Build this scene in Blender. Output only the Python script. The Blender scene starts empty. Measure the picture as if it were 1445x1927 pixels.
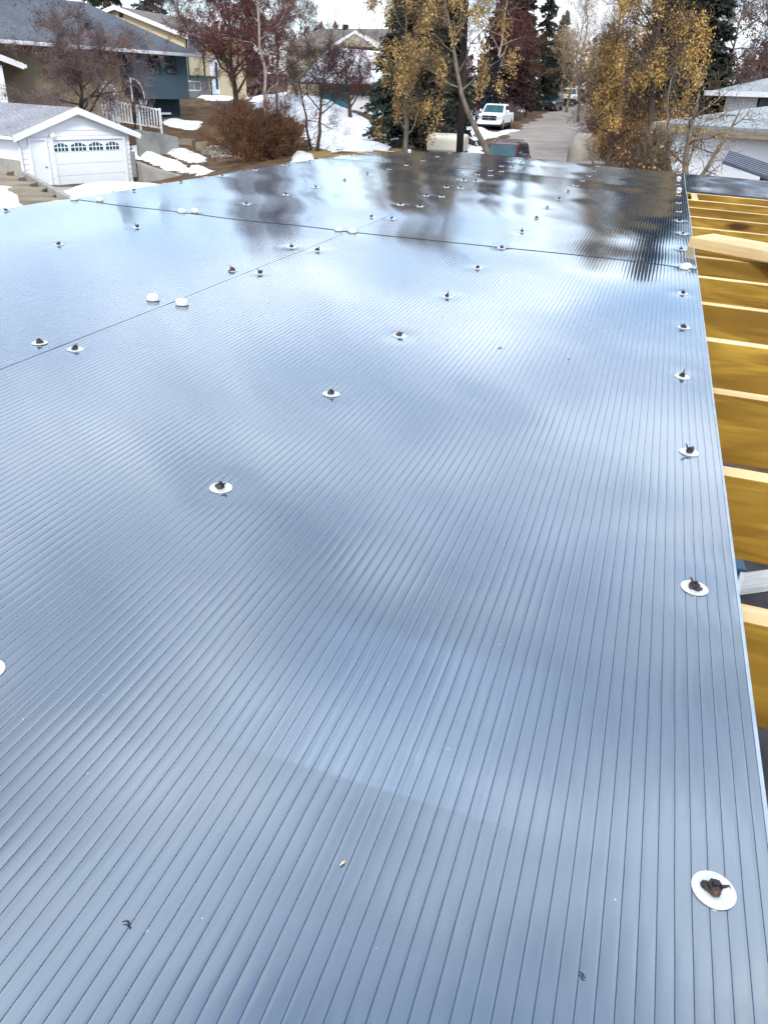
import bpy, math, random
import numpy as np
from mathutils import Matrix, Vector

# ------------------------------------------------------------------ camera, sky, sun, exposure
FPX, CX, CY = 1464.0, 722.5, 963.5          # focal length and centre in photograph pixels
EYE = np.array([0.0, 0.0, 3.3])
EXPOSURE = 0.88
SKY_SEED = 17.39
SUN_EL, SUN_AZ, SUN_STRENGTH = 38.0, 176.0, 1.5   # azimuth clockwise from +Y

def ray(px, py): return np.array([px - CX, py - CY, FPX])
def unit(v): return np.asarray(v, float) / np.linalg.norm(v)
_z = unit(np.cross(ray(0, 136.1), ray(1445, 193.9)))
if _z[1] > 0: _z = -_z
_y = np.array([0, 0, 1.0]); _y = unit(_y - (_y @ _z) * _z)
_x = np.cross(_y, _z)
CW = np.array([_x, _y, _z])                  # camera frame (x right, y down, z ahead) -> world
def wdir(px, py): return CW @ ray(px, py)
def at(px, py, Y):
    d = wdir(px, py); return EYE + d * (Y / d[1])

scene = bpy.context.scene
COL = scene.collection
cam = bpy.data.cameras.new('camera'); camo = bpy.data.objects.new('camera', cam); COL.objects.link(camo)
cam.sensor_fit = 'VERTICAL'; cam.sensor_height = 24.0; cam.lens = 24.0 * FPX / 1927.0
cam.clip_start = 0.02; cam.clip_end = 6000
r_, u_, b_ = CW @ [1, 0, 0], CW @ [0, -1, 0], CW @ [0, 0, -1]
camo.matrix_world = Matrix(((r_[0], u_[0], b_[0], EYE[0]), (r_[1], u_[1], b_[1], EYE[1]), (r_[2], u_[2], b_[2], EYE[2]), (0, 0, 0, 1)))
scene.camera = camo

world = bpy.data.worlds.new('World'); scene.world = world; world.use_nodes = True
wt = world.node_tree; wn = wt.nodes; wl = wt.links; wn.clear()
def wnode(t, **k):
    n = wn.new(t)
    for a, b in k.items(): setattr(n, a, b)
    return n
sky = wnode('ShaderNodeTexSky', sky_type='NISHITA', sun_disc=False)
sky.sun_elevation = math.radians(SUN_EL); sky.sun_rotation = math.radians(SUN_AZ)
sky.air_density = 1.0; sky.dust_density = 0.0; sky.ozone_density = 3.0
tc = wnode('ShaderNodeTexCoord'); sep = wnode('ShaderNodeSeparateXYZ'); wl.new(tc.outputs['Generated'], sep.inputs[0])
zc = wnode('ShaderNodeMath', operation='MAXIMUM'); zc.inputs[1].default_value = 0.0; wl.new(sep.outputs['Z'], zc.inputs[0])
za = wnode('ShaderNodeMath', operation='ADD'); za.inputs[1].default_value = 0.22; wl.new(zc.outputs[0], za.inputs[0])
dx = wnode('ShaderNodeMath', operation='DIVIDE'); wl.new(sep.outputs['X'], dx.inputs[0]); wl.new(za.outputs[0], dx.inputs[1])
dy = wnode('ShaderNodeMath', operation='DIVIDE'); wl.new(sep.outputs['Y'], dy.inputs[0]); wl.new(za.outputs[0], dy.inputs[1])
cmb = wnode('ShaderNodeCombineXYZ'); cmb.inputs[2].default_value = SKY_SEED; wl.new(dx.outputs[0], cmb.inputs[0]); wl.new(dy.outputs[0], cmb.inputs[1])
cn = wnode('ShaderNodeTexNoise'); cn.inputs['Scale'].default_value = 1.25; cn.inputs['Detail'].default_value = 7.0
cn.inputs['Roughness'].default_value = 0.55; cn.inputs['Distortion'].default_value = 0.4; wl.new(cmb.outputs[0], cn.inputs['Vector'])
cr = wnode('ShaderNodeValToRGB'); cr.color_ramp.elements[0].position = 0.36; cr.color_ramp.elements[1].position = 0.58; cr.color_ramp.elements[0].color = (0.24, 0.24, 0.24, 1)   # thin veil everywhere, thicker cloud in patches
wl.new(cn.outputs['Fac'], cr.inputs[0])
bg1 = wnode('ShaderNodeBackground'); bg1.inputs['Strength'].default_value = 0.10; wl.new(sky.outputs[0], bg1.inputs['Color'])
cn2 = wnode('ShaderNodeTexNoise'); cn2.inputs['Scale'].default_value = 2.6; cn2.inputs['Detail'].default_value = 4.0; wl.new(cmb.outputs[0], cn2.inputs['Vector'])
cr2 = wnode('ShaderNodeValToRGB'); wl.new(cn2.outputs['Fac'], cr2.inputs[0])
cr2.color_ramp.elements[0].position = 0.3; cr2.color_ramp.elements[0].color = (0.66, 0.74, 0.92, 1)
cr2.color_ramp.elements[1].position = 0.7; cr2.color_ramp.elements[1].color = (1.24, 1.30, 1.40, 1)
bg2 = wnode('ShaderNodeBackground'); bg2.inputs['Strength'].default_value = 1.0; wl.new(cr2.outputs[0], bg2.inputs['Color'])
mxw = wnode('ShaderNodeMixShader'); wl.new(cr.outputs[0], mxw.inputs[0]); wl.new(bg1.outputs[0], mxw.inputs[1]); wl.new(bg2.outputs[0], mxw.inputs[2])
wo = wnode('ShaderNodeOutputWorld'); wl.new(mxw.outputs[0], wo.inputs[0])

sun = bpy.data.lights.new('sun', 'SUN'); sun.energy = SUN_STRENGTH; sun.angle = math.radians(10); sun.color = (1.0, 0.94, 0.85)
suno = bpy.data.objects.new('sun', sun); COL.objects.link(suno)
_a, _e = math.radians(SUN_AZ), math.radians(SUN_EL)
suno.rotation_euler = Vector((math.sin(_a) * math.cos(_e), math.cos(_a) * math.cos(_e), math.sin(_e))).to_track_quat('Z', 'Y').to_euler()
suno.location = (0, 0, 60)

vs = scene.view_settings
vs.view_transform = 'Standard'; vs.look = 'None'; vs.exposure = EXPOSURE; vs.gamma = 1.0; vs.use_curve_mapping = False
scene.cycles.use_denoising = True
scene.cycles.use_adaptive_sampling = True; scene.cycles.adaptive_threshold = 0.03; scene.cycles.adaptive_min_samples = 12
scene.cycles.max_bounces = 5; scene.cycles.diffuse_bounces = 2; scene.cycles.glossy_bounces = 3; scene.cycles.transmission_bounces = 2; scene.cycles.transparent_max_bounces = 8
scene.cycles.sample_clamp_indirect = 6.0; scene.cycles.caustics_reflective = False; scene.cycles.caustics_refractive = False

# ------------------------------------------------------------------ helpers
RNG = np.random.default_rng(7); random.seed(7)
MATS = {}
def nmat(name):
    m = bpy.data.materials.new(name); m.use_nodes = True; m.node_tree.nodes.clear(); MATS[name] = m
    nt = m.node_tree
    def N(t, **k):
        n = nt.nodes.new(t)
        for a, b in k.items():
            if a.startswith('i_'): n.inputs[a[2:].replace('_', ' ')].default_value = b
            else: setattr(n, a, b)
        return n
    return m, N, nt.links.new
def ramp(N, pts):
    n = N('ShaderNodeValToRGB'); el = n.color_ramp.elements
    while len(el) < len(pts): el.new(0.5)
    for e, (p, c) in zip(el, pts): e.position = p; e.color = (*c, 1)
    return n
def simple(name, c1, c2=None, scale=6.0, rough=0.7, bump=0.0, bscale=None, stretch=(1, 1, 1), metallic=0.0, detail=4.0, lo=0.35, hi=0.65, spec=0.4):
    """two-tone noise material in object coordinates"""
    m, N, L = nmat(name)
    out = N('ShaderNodeOutputMaterial'); p = N('ShaderNodeBsdfPrincipled'); L(p.outputs[0], out.inputs[0])
    p.inputs['Roughness'].default_value = rough; p.inputs['Metallic'].default_value = metallic; p.inputs['Specular IOR Level'].default_value = spec
    tcn = N('ShaderNodeTexCoord'); mp = N('ShaderNodeMapping'); mp.inputs['Scale'].default_value = stretch; L(tcn.outputs['Object'], mp.inputs[0])
    nz = N('ShaderNodeTexNoise'); nz.inputs['Scale'].default_value = scale; nz.inputs['Detail'].default_value = detail; L(mp.outputs[0], nz.inputs['Vector'])
    rp = ramp(N, [(lo, c1), (hi, c2 or tuple(0.8 * q for q in c1))]); L(nz.outputs['Fac'], rp.inputs[0]); L(rp.outputs[0], p.inputs['Base Color'])
    if bump:
        n2 = N('ShaderNodeTexNoise'); n2.inputs['Scale'].default_value = bscale or scale * 4; n2.inputs['Detail'].default_value = 5; L(mp.outputs[0], n2.inputs['Vector'])
        bp = N('ShaderNodeBump'); bp.inputs['Strength'].default_value = 0.6; bp.inputs['Distance'].default_value = bump; L(n2.outputs['Fac'], bp.inputs['Height']); L(bp.outputs[0], p.inputs['Normal'])
    return m

def mesh_np(name, V, F, mat, parent=None, smooth=False, midx=None):
    """one mesh object from numpy verts (n,3) and faces (m,k)"""
    V = np.ascontiguousarray(V, np.float32); F = np.ascontiguousarray(F, np.int32)
    me = bpy.data.meshes.new(name); k = F.shape[1]
    me.vertices.add(len(V)); me.vertices.foreach_set('co', V.ravel())
    me.loops.add(F.size); me.loops.foreach_set('vertex_index', F.ravel())
    me.polygons.add(len(F)); me.polygons.foreach_set('loop_start', np.arange(0, F.size, k, dtype=np.int32))
    if midx is not None: me.polygons.foreach_set('material_index', np.asarray(midx, np.int32))
    if smooth: me.polygons.foreach_set('use_smooth', np.ones(len(F), bool))
    me.update(calc_edges=True)
    for q in (mat if isinstance(mat, (list, tuple)) else [mat]): me.materials.append(MATS[q])
    o = bpy.data.objects.new(name, me); COL.objects.link(o)
    if parent is not None: o.parent = parent
    return o

class MB:
    """collects simple solids, then links them as one mesh object"""
    def __init__(s): s.v = []; s.f = []; s.m = []
    def poly(s, pts, m=0):
        n = len(s.v); s.v += [tuple(map(float, p)) for p in pts]; s.f.append(tuple(range(n, n + len(pts)))); s.m.append(m); return s
    def hexa(s, p, m=0):
        n = len(s.v); s.v += [tuple(map(float, q)) for q in p]
        for q in ((0, 3, 2, 1), (4, 5, 6, 7), (0, 1, 5, 4), (1, 2, 6, 5), (2, 3, 7, 6), (3, 0, 4, 7)): s.f.append(tuple(n + i for i in q)); s.m.append(m)
        return s
    def box(s, x0, x1, y0, y1, z0, z1, m=0):
        return s.hexa([(x0, y0, z0), (x1, y0, z0), (x1, y1, z0), (x0, y1, z0), (x0, y0, z1), (x1, y0, z1), (x1, y1, z1), (x0, y1, z1)], m)
    def prism(s, pts, off, m=0):
        """pts: polygon of 3d points, extruded by off"""
        n = len(s.v); k = len(pts); off = np.asarray(off, float)
        s.v += [tuple(map(float, p)) for p in pts] + [tuple(np.asarray(p, float) + off) for p in pts]
        s.f.append(tuple(n + i for i in range(k))[::-1]); s.m.append(m); s.f.append(tuple(n + k + i for i in range(k))); s.m.append(m)
        for i in range(k): j = (i + 1) % k; s.f.append((n + i, n + j, n + k + j, n + k + i)); s.m.append(m)
        return s
    def tube(s, pts, rad, sides=8, m=0, cap=True):
        P = [np.asarray(p, float) for p in pts]; R = rad if hasattr(rad, '__len__') else [rad] * len(P)
        n0 = len(s.v)
        for i, p in enumerate(P):
            d = unit(P[min(i + 1, len(P) - 1)] - P[max(i - 1, 0)] + 1e-9)
            a = np.cross(d, [0, 0, 1.0] if abs(d[2]) < 0.9 else [1.0, 0, 0]); a = unit(a); b = np.cross(d, a)
            for k in range(sides):
                t = 2 * math.pi * k / sides; s.v.append(tuple(p + R[i] * (math.cos(t) * a + math.sin(t) * b)))
        for i in range(len(P) - 1):
            for k in range(sides):
                q = (k + 1) % sides; a0 = n0 + i * sides; b0 = a0 + sides
                s.f.append((a0 + k, a0 + q, b0 + q, b0 + k)); s.m.append(m)
        if cap:
            s.f.append(tuple(n0 + k for k in range(sides))[::-1]); s.m.append(m)
            e = n0 + (len(P) - 1) * sides; s.f.append(tuple(e + k for k in range(sides))); s.m.append(m)
        return s
    def lathe(s, prof, c=(0, 0, 0), sides=20, m=0):
        """prof: (radius, z) from bottom to top about +z"""
        n0 = len(s.v)
        for r, z in prof:
            for k in range(sides):
                t = 2 * math.pi * k / sides; s.v.append((c[0] + r * math.cos(t), c[1] + r * math.sin(t), c[2] + z))
        for i in range(len(prof) - 1):
            for k in range(sides):
                q = (k + 1) % sides; a0 = n0 + i * sides; b0 = a0 + sides; s.f.append((a0 + k, a0 + q, b0 + q, b0 + k)); s.m.append(m)
        s.f.append(tuple(n0 + k for k in range(sides))[::-1]); s.m.append(m)
        e = n0 + (len(prof) - 1) * sides; s.f.append(tuple(e + k for k in range(sides))); s.m.append(m)
        return s
    def build(s, name, mats, parent=None, smooth=False, bevel=0.0, mw=None):
        me = bpy.data.meshes.new(name); me.from_pydata(s.v, [], s.f)
        for q in (mats if isinstance(mats, (list, tuple)) else [mats]): me.materials.append(MATS[q])
        for p, k in zip(me.polygons, s.m): p.material_index = k; p.use_smooth = smooth
        o = bpy.data.objects.new(name, me); COL.objects.link(o)
        if parent is not None: o.parent = parent
        if mw is not None: o.matrix_world = mw
        if bevel:
            b = o.modifiers.new('bevel', 'BEVEL'); b.width = bevel; b.segments = 2; b.limit_method = 'ANGLE'
        return o
def tag(o, label, cat, group=None):
    o['label'] = label; o['category'] = cat
    if group: o['group'] = group
    return o
def struct(o): o['kind'] = 'structure'; return o
def stuff(o): o['kind'] = 'stuff'; return o
def empty(name, mw):
    o = bpy.data.objects.new(name, None); COL.objects.link(o); o.matrix_world = mw; o.empty_display_size = 0.2; return o
def place(loc, az=0.0, tilt=0.0):
    """matrix: local +x along compass azimuth az+90 (az=0: local y points ahead)"""
    return Matrix.Translation(Vector([float(q) for q in loc])) @ Matrix.Rotation(-math.radians(az), 4, 'Z') @ Matrix.Rotation(tilt, 4, 'X')
def copy_thing(o, mw):
    c = o.copy(); COL.objects.link(c); c.matrix_world = mw
    for ch in o.children:
        d = ch.copy(); COL.objects.link(d); d.parent = c
        for g in ch.children:
            e = g.copy(); COL.objects.link(e); e.parent = d
    return c
def ordinal(i): return ['first', 'second', 'third', 'fourth', 'fifth', 'sixth', 'seventh', 'eighth', 'ninth', 'tenth', 'eleventh', 'twelfth', 'thirteenth', 'fourteenth', 'fifteenth', 'sixteenth', 'seventeenth', 'eighteenth', 'nineteenth', 'twentieth'][i]

# ------------------------------------------------------------------ materials
simple('snow', (0.80, 0.84, 0.90), (0.62, 0.68, 0.77), 1.1, 0.6, 0.09, 3.0, detail=8, lo=0.42, hi=0.72)
simple('snow_old', (0.74, 0.77, 0.82), (0.42, 0.41, 0.40), 1.6, 0.7, 0.09, 4.0, detail=8, lo=0.40, hi=0.70)
simple('grass_dry', (0.135, 0.078, 0.032), (0.05, 0.03, 0.015), 1.2, 0.95, 0.08, 9.0, detail=9)
simple('grass_gold', (0.30, 0.20, 0.06), (0.16, 0.12, 0.05), 2.0, 0.95, 0.05, 9.0)
simple('asphalt', (0.30, 0.27, 0.235), (0.22, 0.20, 0.18), 0.6, 0.9, 0.01, 20)
simple('concrete', (0.36, 0.34, 0.30), (0.27, 0.26, 0.23), 1.5, 0.9, 0.01, 12)
simple('concrete_grey', (0.26, 0.27, 0.25), (0.20, 0.21, 0.20), 1.5, 0.9, 0.01, 12)
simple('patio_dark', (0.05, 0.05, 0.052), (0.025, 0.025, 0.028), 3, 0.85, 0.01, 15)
simple('white_siding', (0.84, 0.87, 0.90), (0.79, 0.82, 0.86), 0.7, 0.55)
simple('white_paint', (0.82, 0.84, 0.87), (0.76, 0.79, 0.83), 1.5, 0.45)
simple('door_white', (0.80, 0.83, 0.87), (0.76, 0.79, 0.84), 1.0, 0.4)
simple('tan_stucco', (0.33, 0.28, 0.19), (0.28, 0.24, 0.17), 1.0, 0.95, 0.01, 20)
simple('cream_stucco', (0.62, 0.52, 0.33), (0.56, 0.47, 0.30), 1.0, 0.95, 0.01, 20)
simple('beige_stucco', (0.42, 0.37, 0.27), (0.37, 0.33, 0.25), 1.0, 0.95, 0.01, 20)
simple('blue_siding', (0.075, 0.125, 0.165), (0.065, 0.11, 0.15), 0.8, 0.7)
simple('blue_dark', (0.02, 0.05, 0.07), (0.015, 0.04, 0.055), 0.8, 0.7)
simple('teal_paint', (0.02, 0.16, 0.19), (0.02, 0.12, 0.15), 1.0, 0.6)
simple('teal_dark', (0.015, 0.07, 0.08), (0.01, 0.055, 0.07), 1.0, 0.6)
simple('green_dark', (0.012, 0.05, 0.04), (0.01, 0.04, 0.035), 1.0, 0.6)
def shingles(name, c1, c2, c3):
    m, N, L = nmat(name)
    out = N('ShaderNodeOutputMaterial'); p = N('ShaderNodeBsdfPrincipled'); L(p.outputs[0], out.inputs[0]); p.inputs['Roughness'].default_value = 0.95
    tcn = N('ShaderNodeTexCoord'); mp = N('ShaderNodeMapping'); mp.inputs['Scale'].default_value = (1, 1, 2.0); L(tcn.outputs['Object'], mp.inputs[0])
    n1 = N('ShaderNodeTexNoise'); n1.inputs['Scale'].default_value = 7.0; n1.inputs['Detail'].default_value = 3; n1.inputs['Roughness'].default_value = 0.8; L(mp.outputs[0], n1.inputs['Vector'])
    r1 = ramp(N, [(0.36, c1), (0.52, c2), (0.66, c3)]); L(n1.outputs['Fac'], r1.inputs[0])
    n2 = N('ShaderNodeTexNoise'); n2.inputs['Scale'].default_value = 0.5; L(tcn.outputs['Object'], n2.inputs['Vector'])
    mx = N('ShaderNodeMixRGB', blend_type='MULTIPLY'); mx.inputs[0].default_value = 0.5; L(r1.outputs[0], mx.inputs[1]); L(n2.outputs['Fac'], mx.inputs[2])
    L(mx.outputs[0], p.inputs['Base Color'])
    w = N('ShaderNodeTexWave', wave_type='BANDS', bands_direction='Z', wave_profile='SAW'); w.inputs['Scale'].default_value = 3.2; w.inputs['Distortion'].default_value = 0.6; L(tcn.outputs['Object'], w.inputs['Vector'])
    bp = N('ShaderNodeBump'); bp.inputs['Distance'].default_value = 0.02; bp.inputs['Strength'].default_value = 0.7; L(w.outputs['Fac'], bp.inputs['Height']); L(bp.outputs[0], p.inputs['Normal'])
shingles('shingle_grey', (0.22, 0.23, 0.26), (0.34, 0.35, 0.39), (0.50, 0.51, 0.54))
shingles('shingle_blue', (0.07, 0.085, 0.11), (0.12, 0.145, 0.18), (0.19, 0.22, 0.26))
shingles('shingle_brown', (0.13, 0.115, 0.11), (0.20, 0.175, 0.16), (0.27, 0.24, 0.22))
shingles('shingle_pale', (0.30, 0.34, 0.37), (0.42, 0.47, 0.50), (0.58, 0.62, 0.64))
simple('window_glass', (0.012, 0.018, 0.03), (0.02, 0.03, 0.045), 2, 0.06, spec=0.6)
simple('glass_teal', (0.01, 0.06, 0.075), (0.02, 0.09, 0.10), 2, 0.08, spec=0.6)
simple('glass_dark', (0.008, 0.03, 0.045), (0.012, 0.04, 0.055), 2, 0.08, spec=0.5)
simple('bark', (0.085, 0.06, 0.045), (0.04, 0.028, 0.02), 6, 0.95, 0.01, 30, (1, 1, 0.3))
simple('bark_grey', (0.20, 0.17, 0.14), (0.10, 0.085, 0.07), 6, 0.95, 0.01, 30, (1, 1, 0.3))
simple('bark_pale', (0.42, 0.36, 0.31), (0.25, 0.20, 0.17), 5, 0.9, 0.01, 30, (1, 1, 0.3))
simple('pole_wood', (0.03, 0.022, 0.022), (0.015, 0.012, 0.013), 4, 0.9, 0.01, 30, (1, 1, 0.1))
simple('twig_tan', (0.14, 0.105, 0.07), (0.075, 0.05, 0.035), 1.5, 0.9)
simple('twig_pale', (0.42, 0.35, 0.24), (0.28, 0.21, 0.15), 1.5, 0.9)
simple('twig_dark', (0.06, 0.04, 0.033), (0.035, 0.022, 0.02), 1.5, 0.9)
simple('twig_maroon', (0.13, 0.045, 0.04), (0.075, 0.028, 0.03), 1.0, 0.9)
simple('twig_brown', (0.14, 0.065, 0.03), (0.075, 0.04, 0.025), 1.0, 0.9)
simple('twig_mauve', (0.17, 0.125, 0.12), (0.10, 0.07, 0.07), 1.0, 0.9)
simple('leaf_rust', (0.26, 0.10, 0.03), (0.16, 0.06, 0.025), 1.0, 0.9)
simple('seeds', (0.54, 0.37, 0.14), (0.30, 0.20, 0.08), 0.9, 0.85)
simple('seeds_orange', (0.56, 0.36, 0.10), (0.32, 0.20, 0.065), 0.9, 0.85)
simple('needles', (0.030, 0.042, 0.028), (0.015, 0.022, 0.018), 1.2, 0.9)
simple('needles_blue', (0.022, 0.042, 0.050), (0.012, 0.022, 0.030), 1.2, 0.9)
simple('needles_brown', (0.060, 0.026, 0.026), (0.032, 0.016, 0.018), 0.6, 0.9)
simple('metal_zinc', (0.72, 0.77, 0.78), (0.60, 0.66, 0.68), 60, 0.32, metallic=0.35)
simple('cap_white', (0.66, 0.70, 0.70), (0.62, 0.66, 0.66), 20, 0.28, spec=0.5)
simple('sealant', (0.075, 0.036, 0.028), (0.022, 0.012, 0.011), 90, 0.38, 0.0006, 260)
simple('screw_dark', (0.02, 0.016, 0.016), (0.012, 0.010, 0.010), 90, 0.4)
simple('black_plastic', (0.012, 0.013, 0.016), (0.008, 0.008, 0.01), 5, 0.5)
simple('panel_steel', (0.13, 0.145, 0.185), (0.10, 0.115, 0.15), 4, 0.45, metallic=0.3)
simple('blue_plastic', (0.01, 0.09, 0.16), (0.01, 0.07, 0.13), 5, 0.4)
simple('board_grey', (0.60, 0.60, 0.58), (0.48, 0.48, 0.47), 6, 0.8, stretch=(1, 8, 8))
simple('car_white', (0.78, 0.80, 0.83), (0.74, 0.76, 0.79), 1, 0.25, spec=0.5)
simple('car_red', (0.075, 0.010, 0.014), (0.06, 0.008, 0.012), 1, 0.25, spec=0.5)
simple('car_blue', (0.03, 0.05, 0.06), (0.025, 0.04, 0.05), 1, 0.25, spec=0.5)
simple('car_cream', (0.66, 0.64, 0.54), (0.58, 0.56, 0.47), 1, 0.4)
simple('chrome', (0.5, 0.52, 0.54), (0.4, 0.42, 0.44), 2, 0.2, metallic=0.8)
simple('tyre', (0.012, 0.012, 0.013), (0.02, 0.02, 0.02), 5, 0.9)
simple('lamp_glass', (0.6, 0.62, 0.64), (0.5, 0.52, 0.54), 3, 0.1, spec=0.6)
simple('lamp_red', (0.25, 0.01, 0.01), (0.2, 0.01, 0.01), 3, 0.2, spec=0.6)
simple('timber_weathered', (0.28, 0.24, 0.18), (0.18, 0.15, 0.115), 3, 0.9, stretch=(0.4, 4, 4))
simple('tarp', (0.33, 0.31, 0.27), (0.20, 0.19, 0.165), 1.2, 0.7, 0.03, 3)
simple('tarp_pale', (0.66, 0.69, 0.70), (0.52, 0.54, 0.55), 1.2, 0.7, 0.03, 3)
simple('yellow_paint', (0.55, 0.42, 0.03), (0.5, 0.38, 0.03), 2, 0.5)

def wood(name, base, dark, knot, rough=0.7):
    m, N, L = nmat(name)
    out = N('ShaderNodeOutputMaterial'); p = N('ShaderNodeBsdfPrincipled'); L(p.outputs[0], out.inputs[0]); p.inputs['Roughness'].default_value = rough
    p.inputs['Specular IOR Level'].default_value = 0.25
    tcn = N('ShaderNodeTexCoord'); oi = N('ShaderNodeObjectInfo')
    off = N('ShaderNodeVectorMath', operation='SCALE'); off.inputs[0].default_value = (13.0, 7.0, 5.0); L(oi.outputs['Random'], off.inputs['Scale'])
    ad = N('ShaderNodeVectorMath', operation='ADD'); L(tcn.outputs['Object'], ad.inputs[0]); L(off.outputs[0], ad.inputs[1])
    # knots: sparse cells that bend the grain round them
    mk = N('ShaderNodeMapping'); mk.inputs['Scale'].default_value = (1.5, 0.0, 5.0); L(ad.outputs[0], mk.inputs[0])
    vo = N('ShaderNodeTexVoronoi', feature='F1'); vo.inputs['Scale'].default_value = 1.0; vo.inputs['Randomness'].default_value = 0.9; L(mk.outputs[0], vo.inputs['Vector'])
    mg = N('ShaderNodeMapping'); mg.inputs['Scale'].default_value = (0.9, 9.0, 9.0); L(ad.outputs[0], mg.inputs[0])
    nz = N('ShaderNodeTexNoise'); nz.inputs['Scale'].default_value = 2.4; nz.inputs['Detail'].default_value = 6; nz.inputs['Distortion'].default_value = 0.5; L(mg.outputs[0], nz.inputs['Vector'])
    sm = N('ShaderNodeMath', operation='MULTIPLY_ADD'); L(vo.outputs['Distance'], sm.inputs[0]); sm.inputs[1].default_value = 1.1; L(nz.outputs['Fac'], sm.inputs[2])
    s2 = N('ShaderNodeMath', operation='MULTIPLY'); L(sm.outputs[0], s2.inputs[0]); s2.inputs[1].default_value = 26.0
    sn = N('ShaderNodeMath', operation='SINE'); L(s2.outputs[0], sn.inputs[0])
    mr = N('ShaderNodeMapRange'); mr.inputs['From Min'].default_value = -1; mr.inputs['From Max'].default_value = 1; mr.inputs['To Min'].default_value = 0.0; mr.inputs['To Max'].default_value = 0.6; L(sn.outputs[0], mr.inputs['Value'])
    r0 = ramp(N, [(0.36, dark), (0.60, base)]); L(nz.outputs['Fac'], r0.inputs[0])
    mx = N('ShaderNodeMixRGB', blend_type='MIX'); L(mr.outputs[0], mx.inputs[0]); L(r0.outputs[0], mx.inputs[1]); mx.inputs[2].default_value = (*dark, 1)
    kr = ramp(N, [(0.07, (1, 1, 1)), (0.13, (0, 0, 0))]); L(vo.outputs['Distance'], kr.inputs[0])
    mx2 = N('ShaderNodeMixRGB', blend_type='MIX'); L(kr.outputs[0], mx2.inputs[0]); L(mx.outputs[0], mx2.inputs[1]); mx2.inputs[2].default_value = (*knot, 1)
    bl = N('ShaderNodeTexNoise'); bl.inputs['Scale'].default_value = 3.0; L(ad.outputs[0], bl.inputs['Vector'])
    br = ramp(N, [(0.3, (0.72, 0.70, 0.66)), (0.7, (1.08, 1.08, 1.08))]); L(bl.outputs['Fac'], br.inputs[0])
    mx3 = N('ShaderNodeMixRGB', blend_type='MULTIPLY'); mx3.inputs[0].default_value = 1.0; L(mx2.outputs[0], mx3.inputs[1]); L(br.outputs[0], mx3.inputs[2])
    L(mx3.outputs[0], p.inputs['Base Color'])
    bp = N('ShaderNodeBump'); bp.inputs['Distance'].default_value = 0.0006; bp.inputs['Strength'].default_value = 0.5; L(nz.outputs['Fac'], bp.inputs['Height']); L(bp.outputs[0], p.inputs['Normal'])
wood('wood_treated', (0.46, 0.285, 0.040), (0.22, 0.12, 0.016), (0.085, 0.035, 0.007))
wood('wood_fresh', (0.78, 0.60, 0.34), (0.66, 0.47, 0.23), (0.36, 0.19, 0.07))

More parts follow.
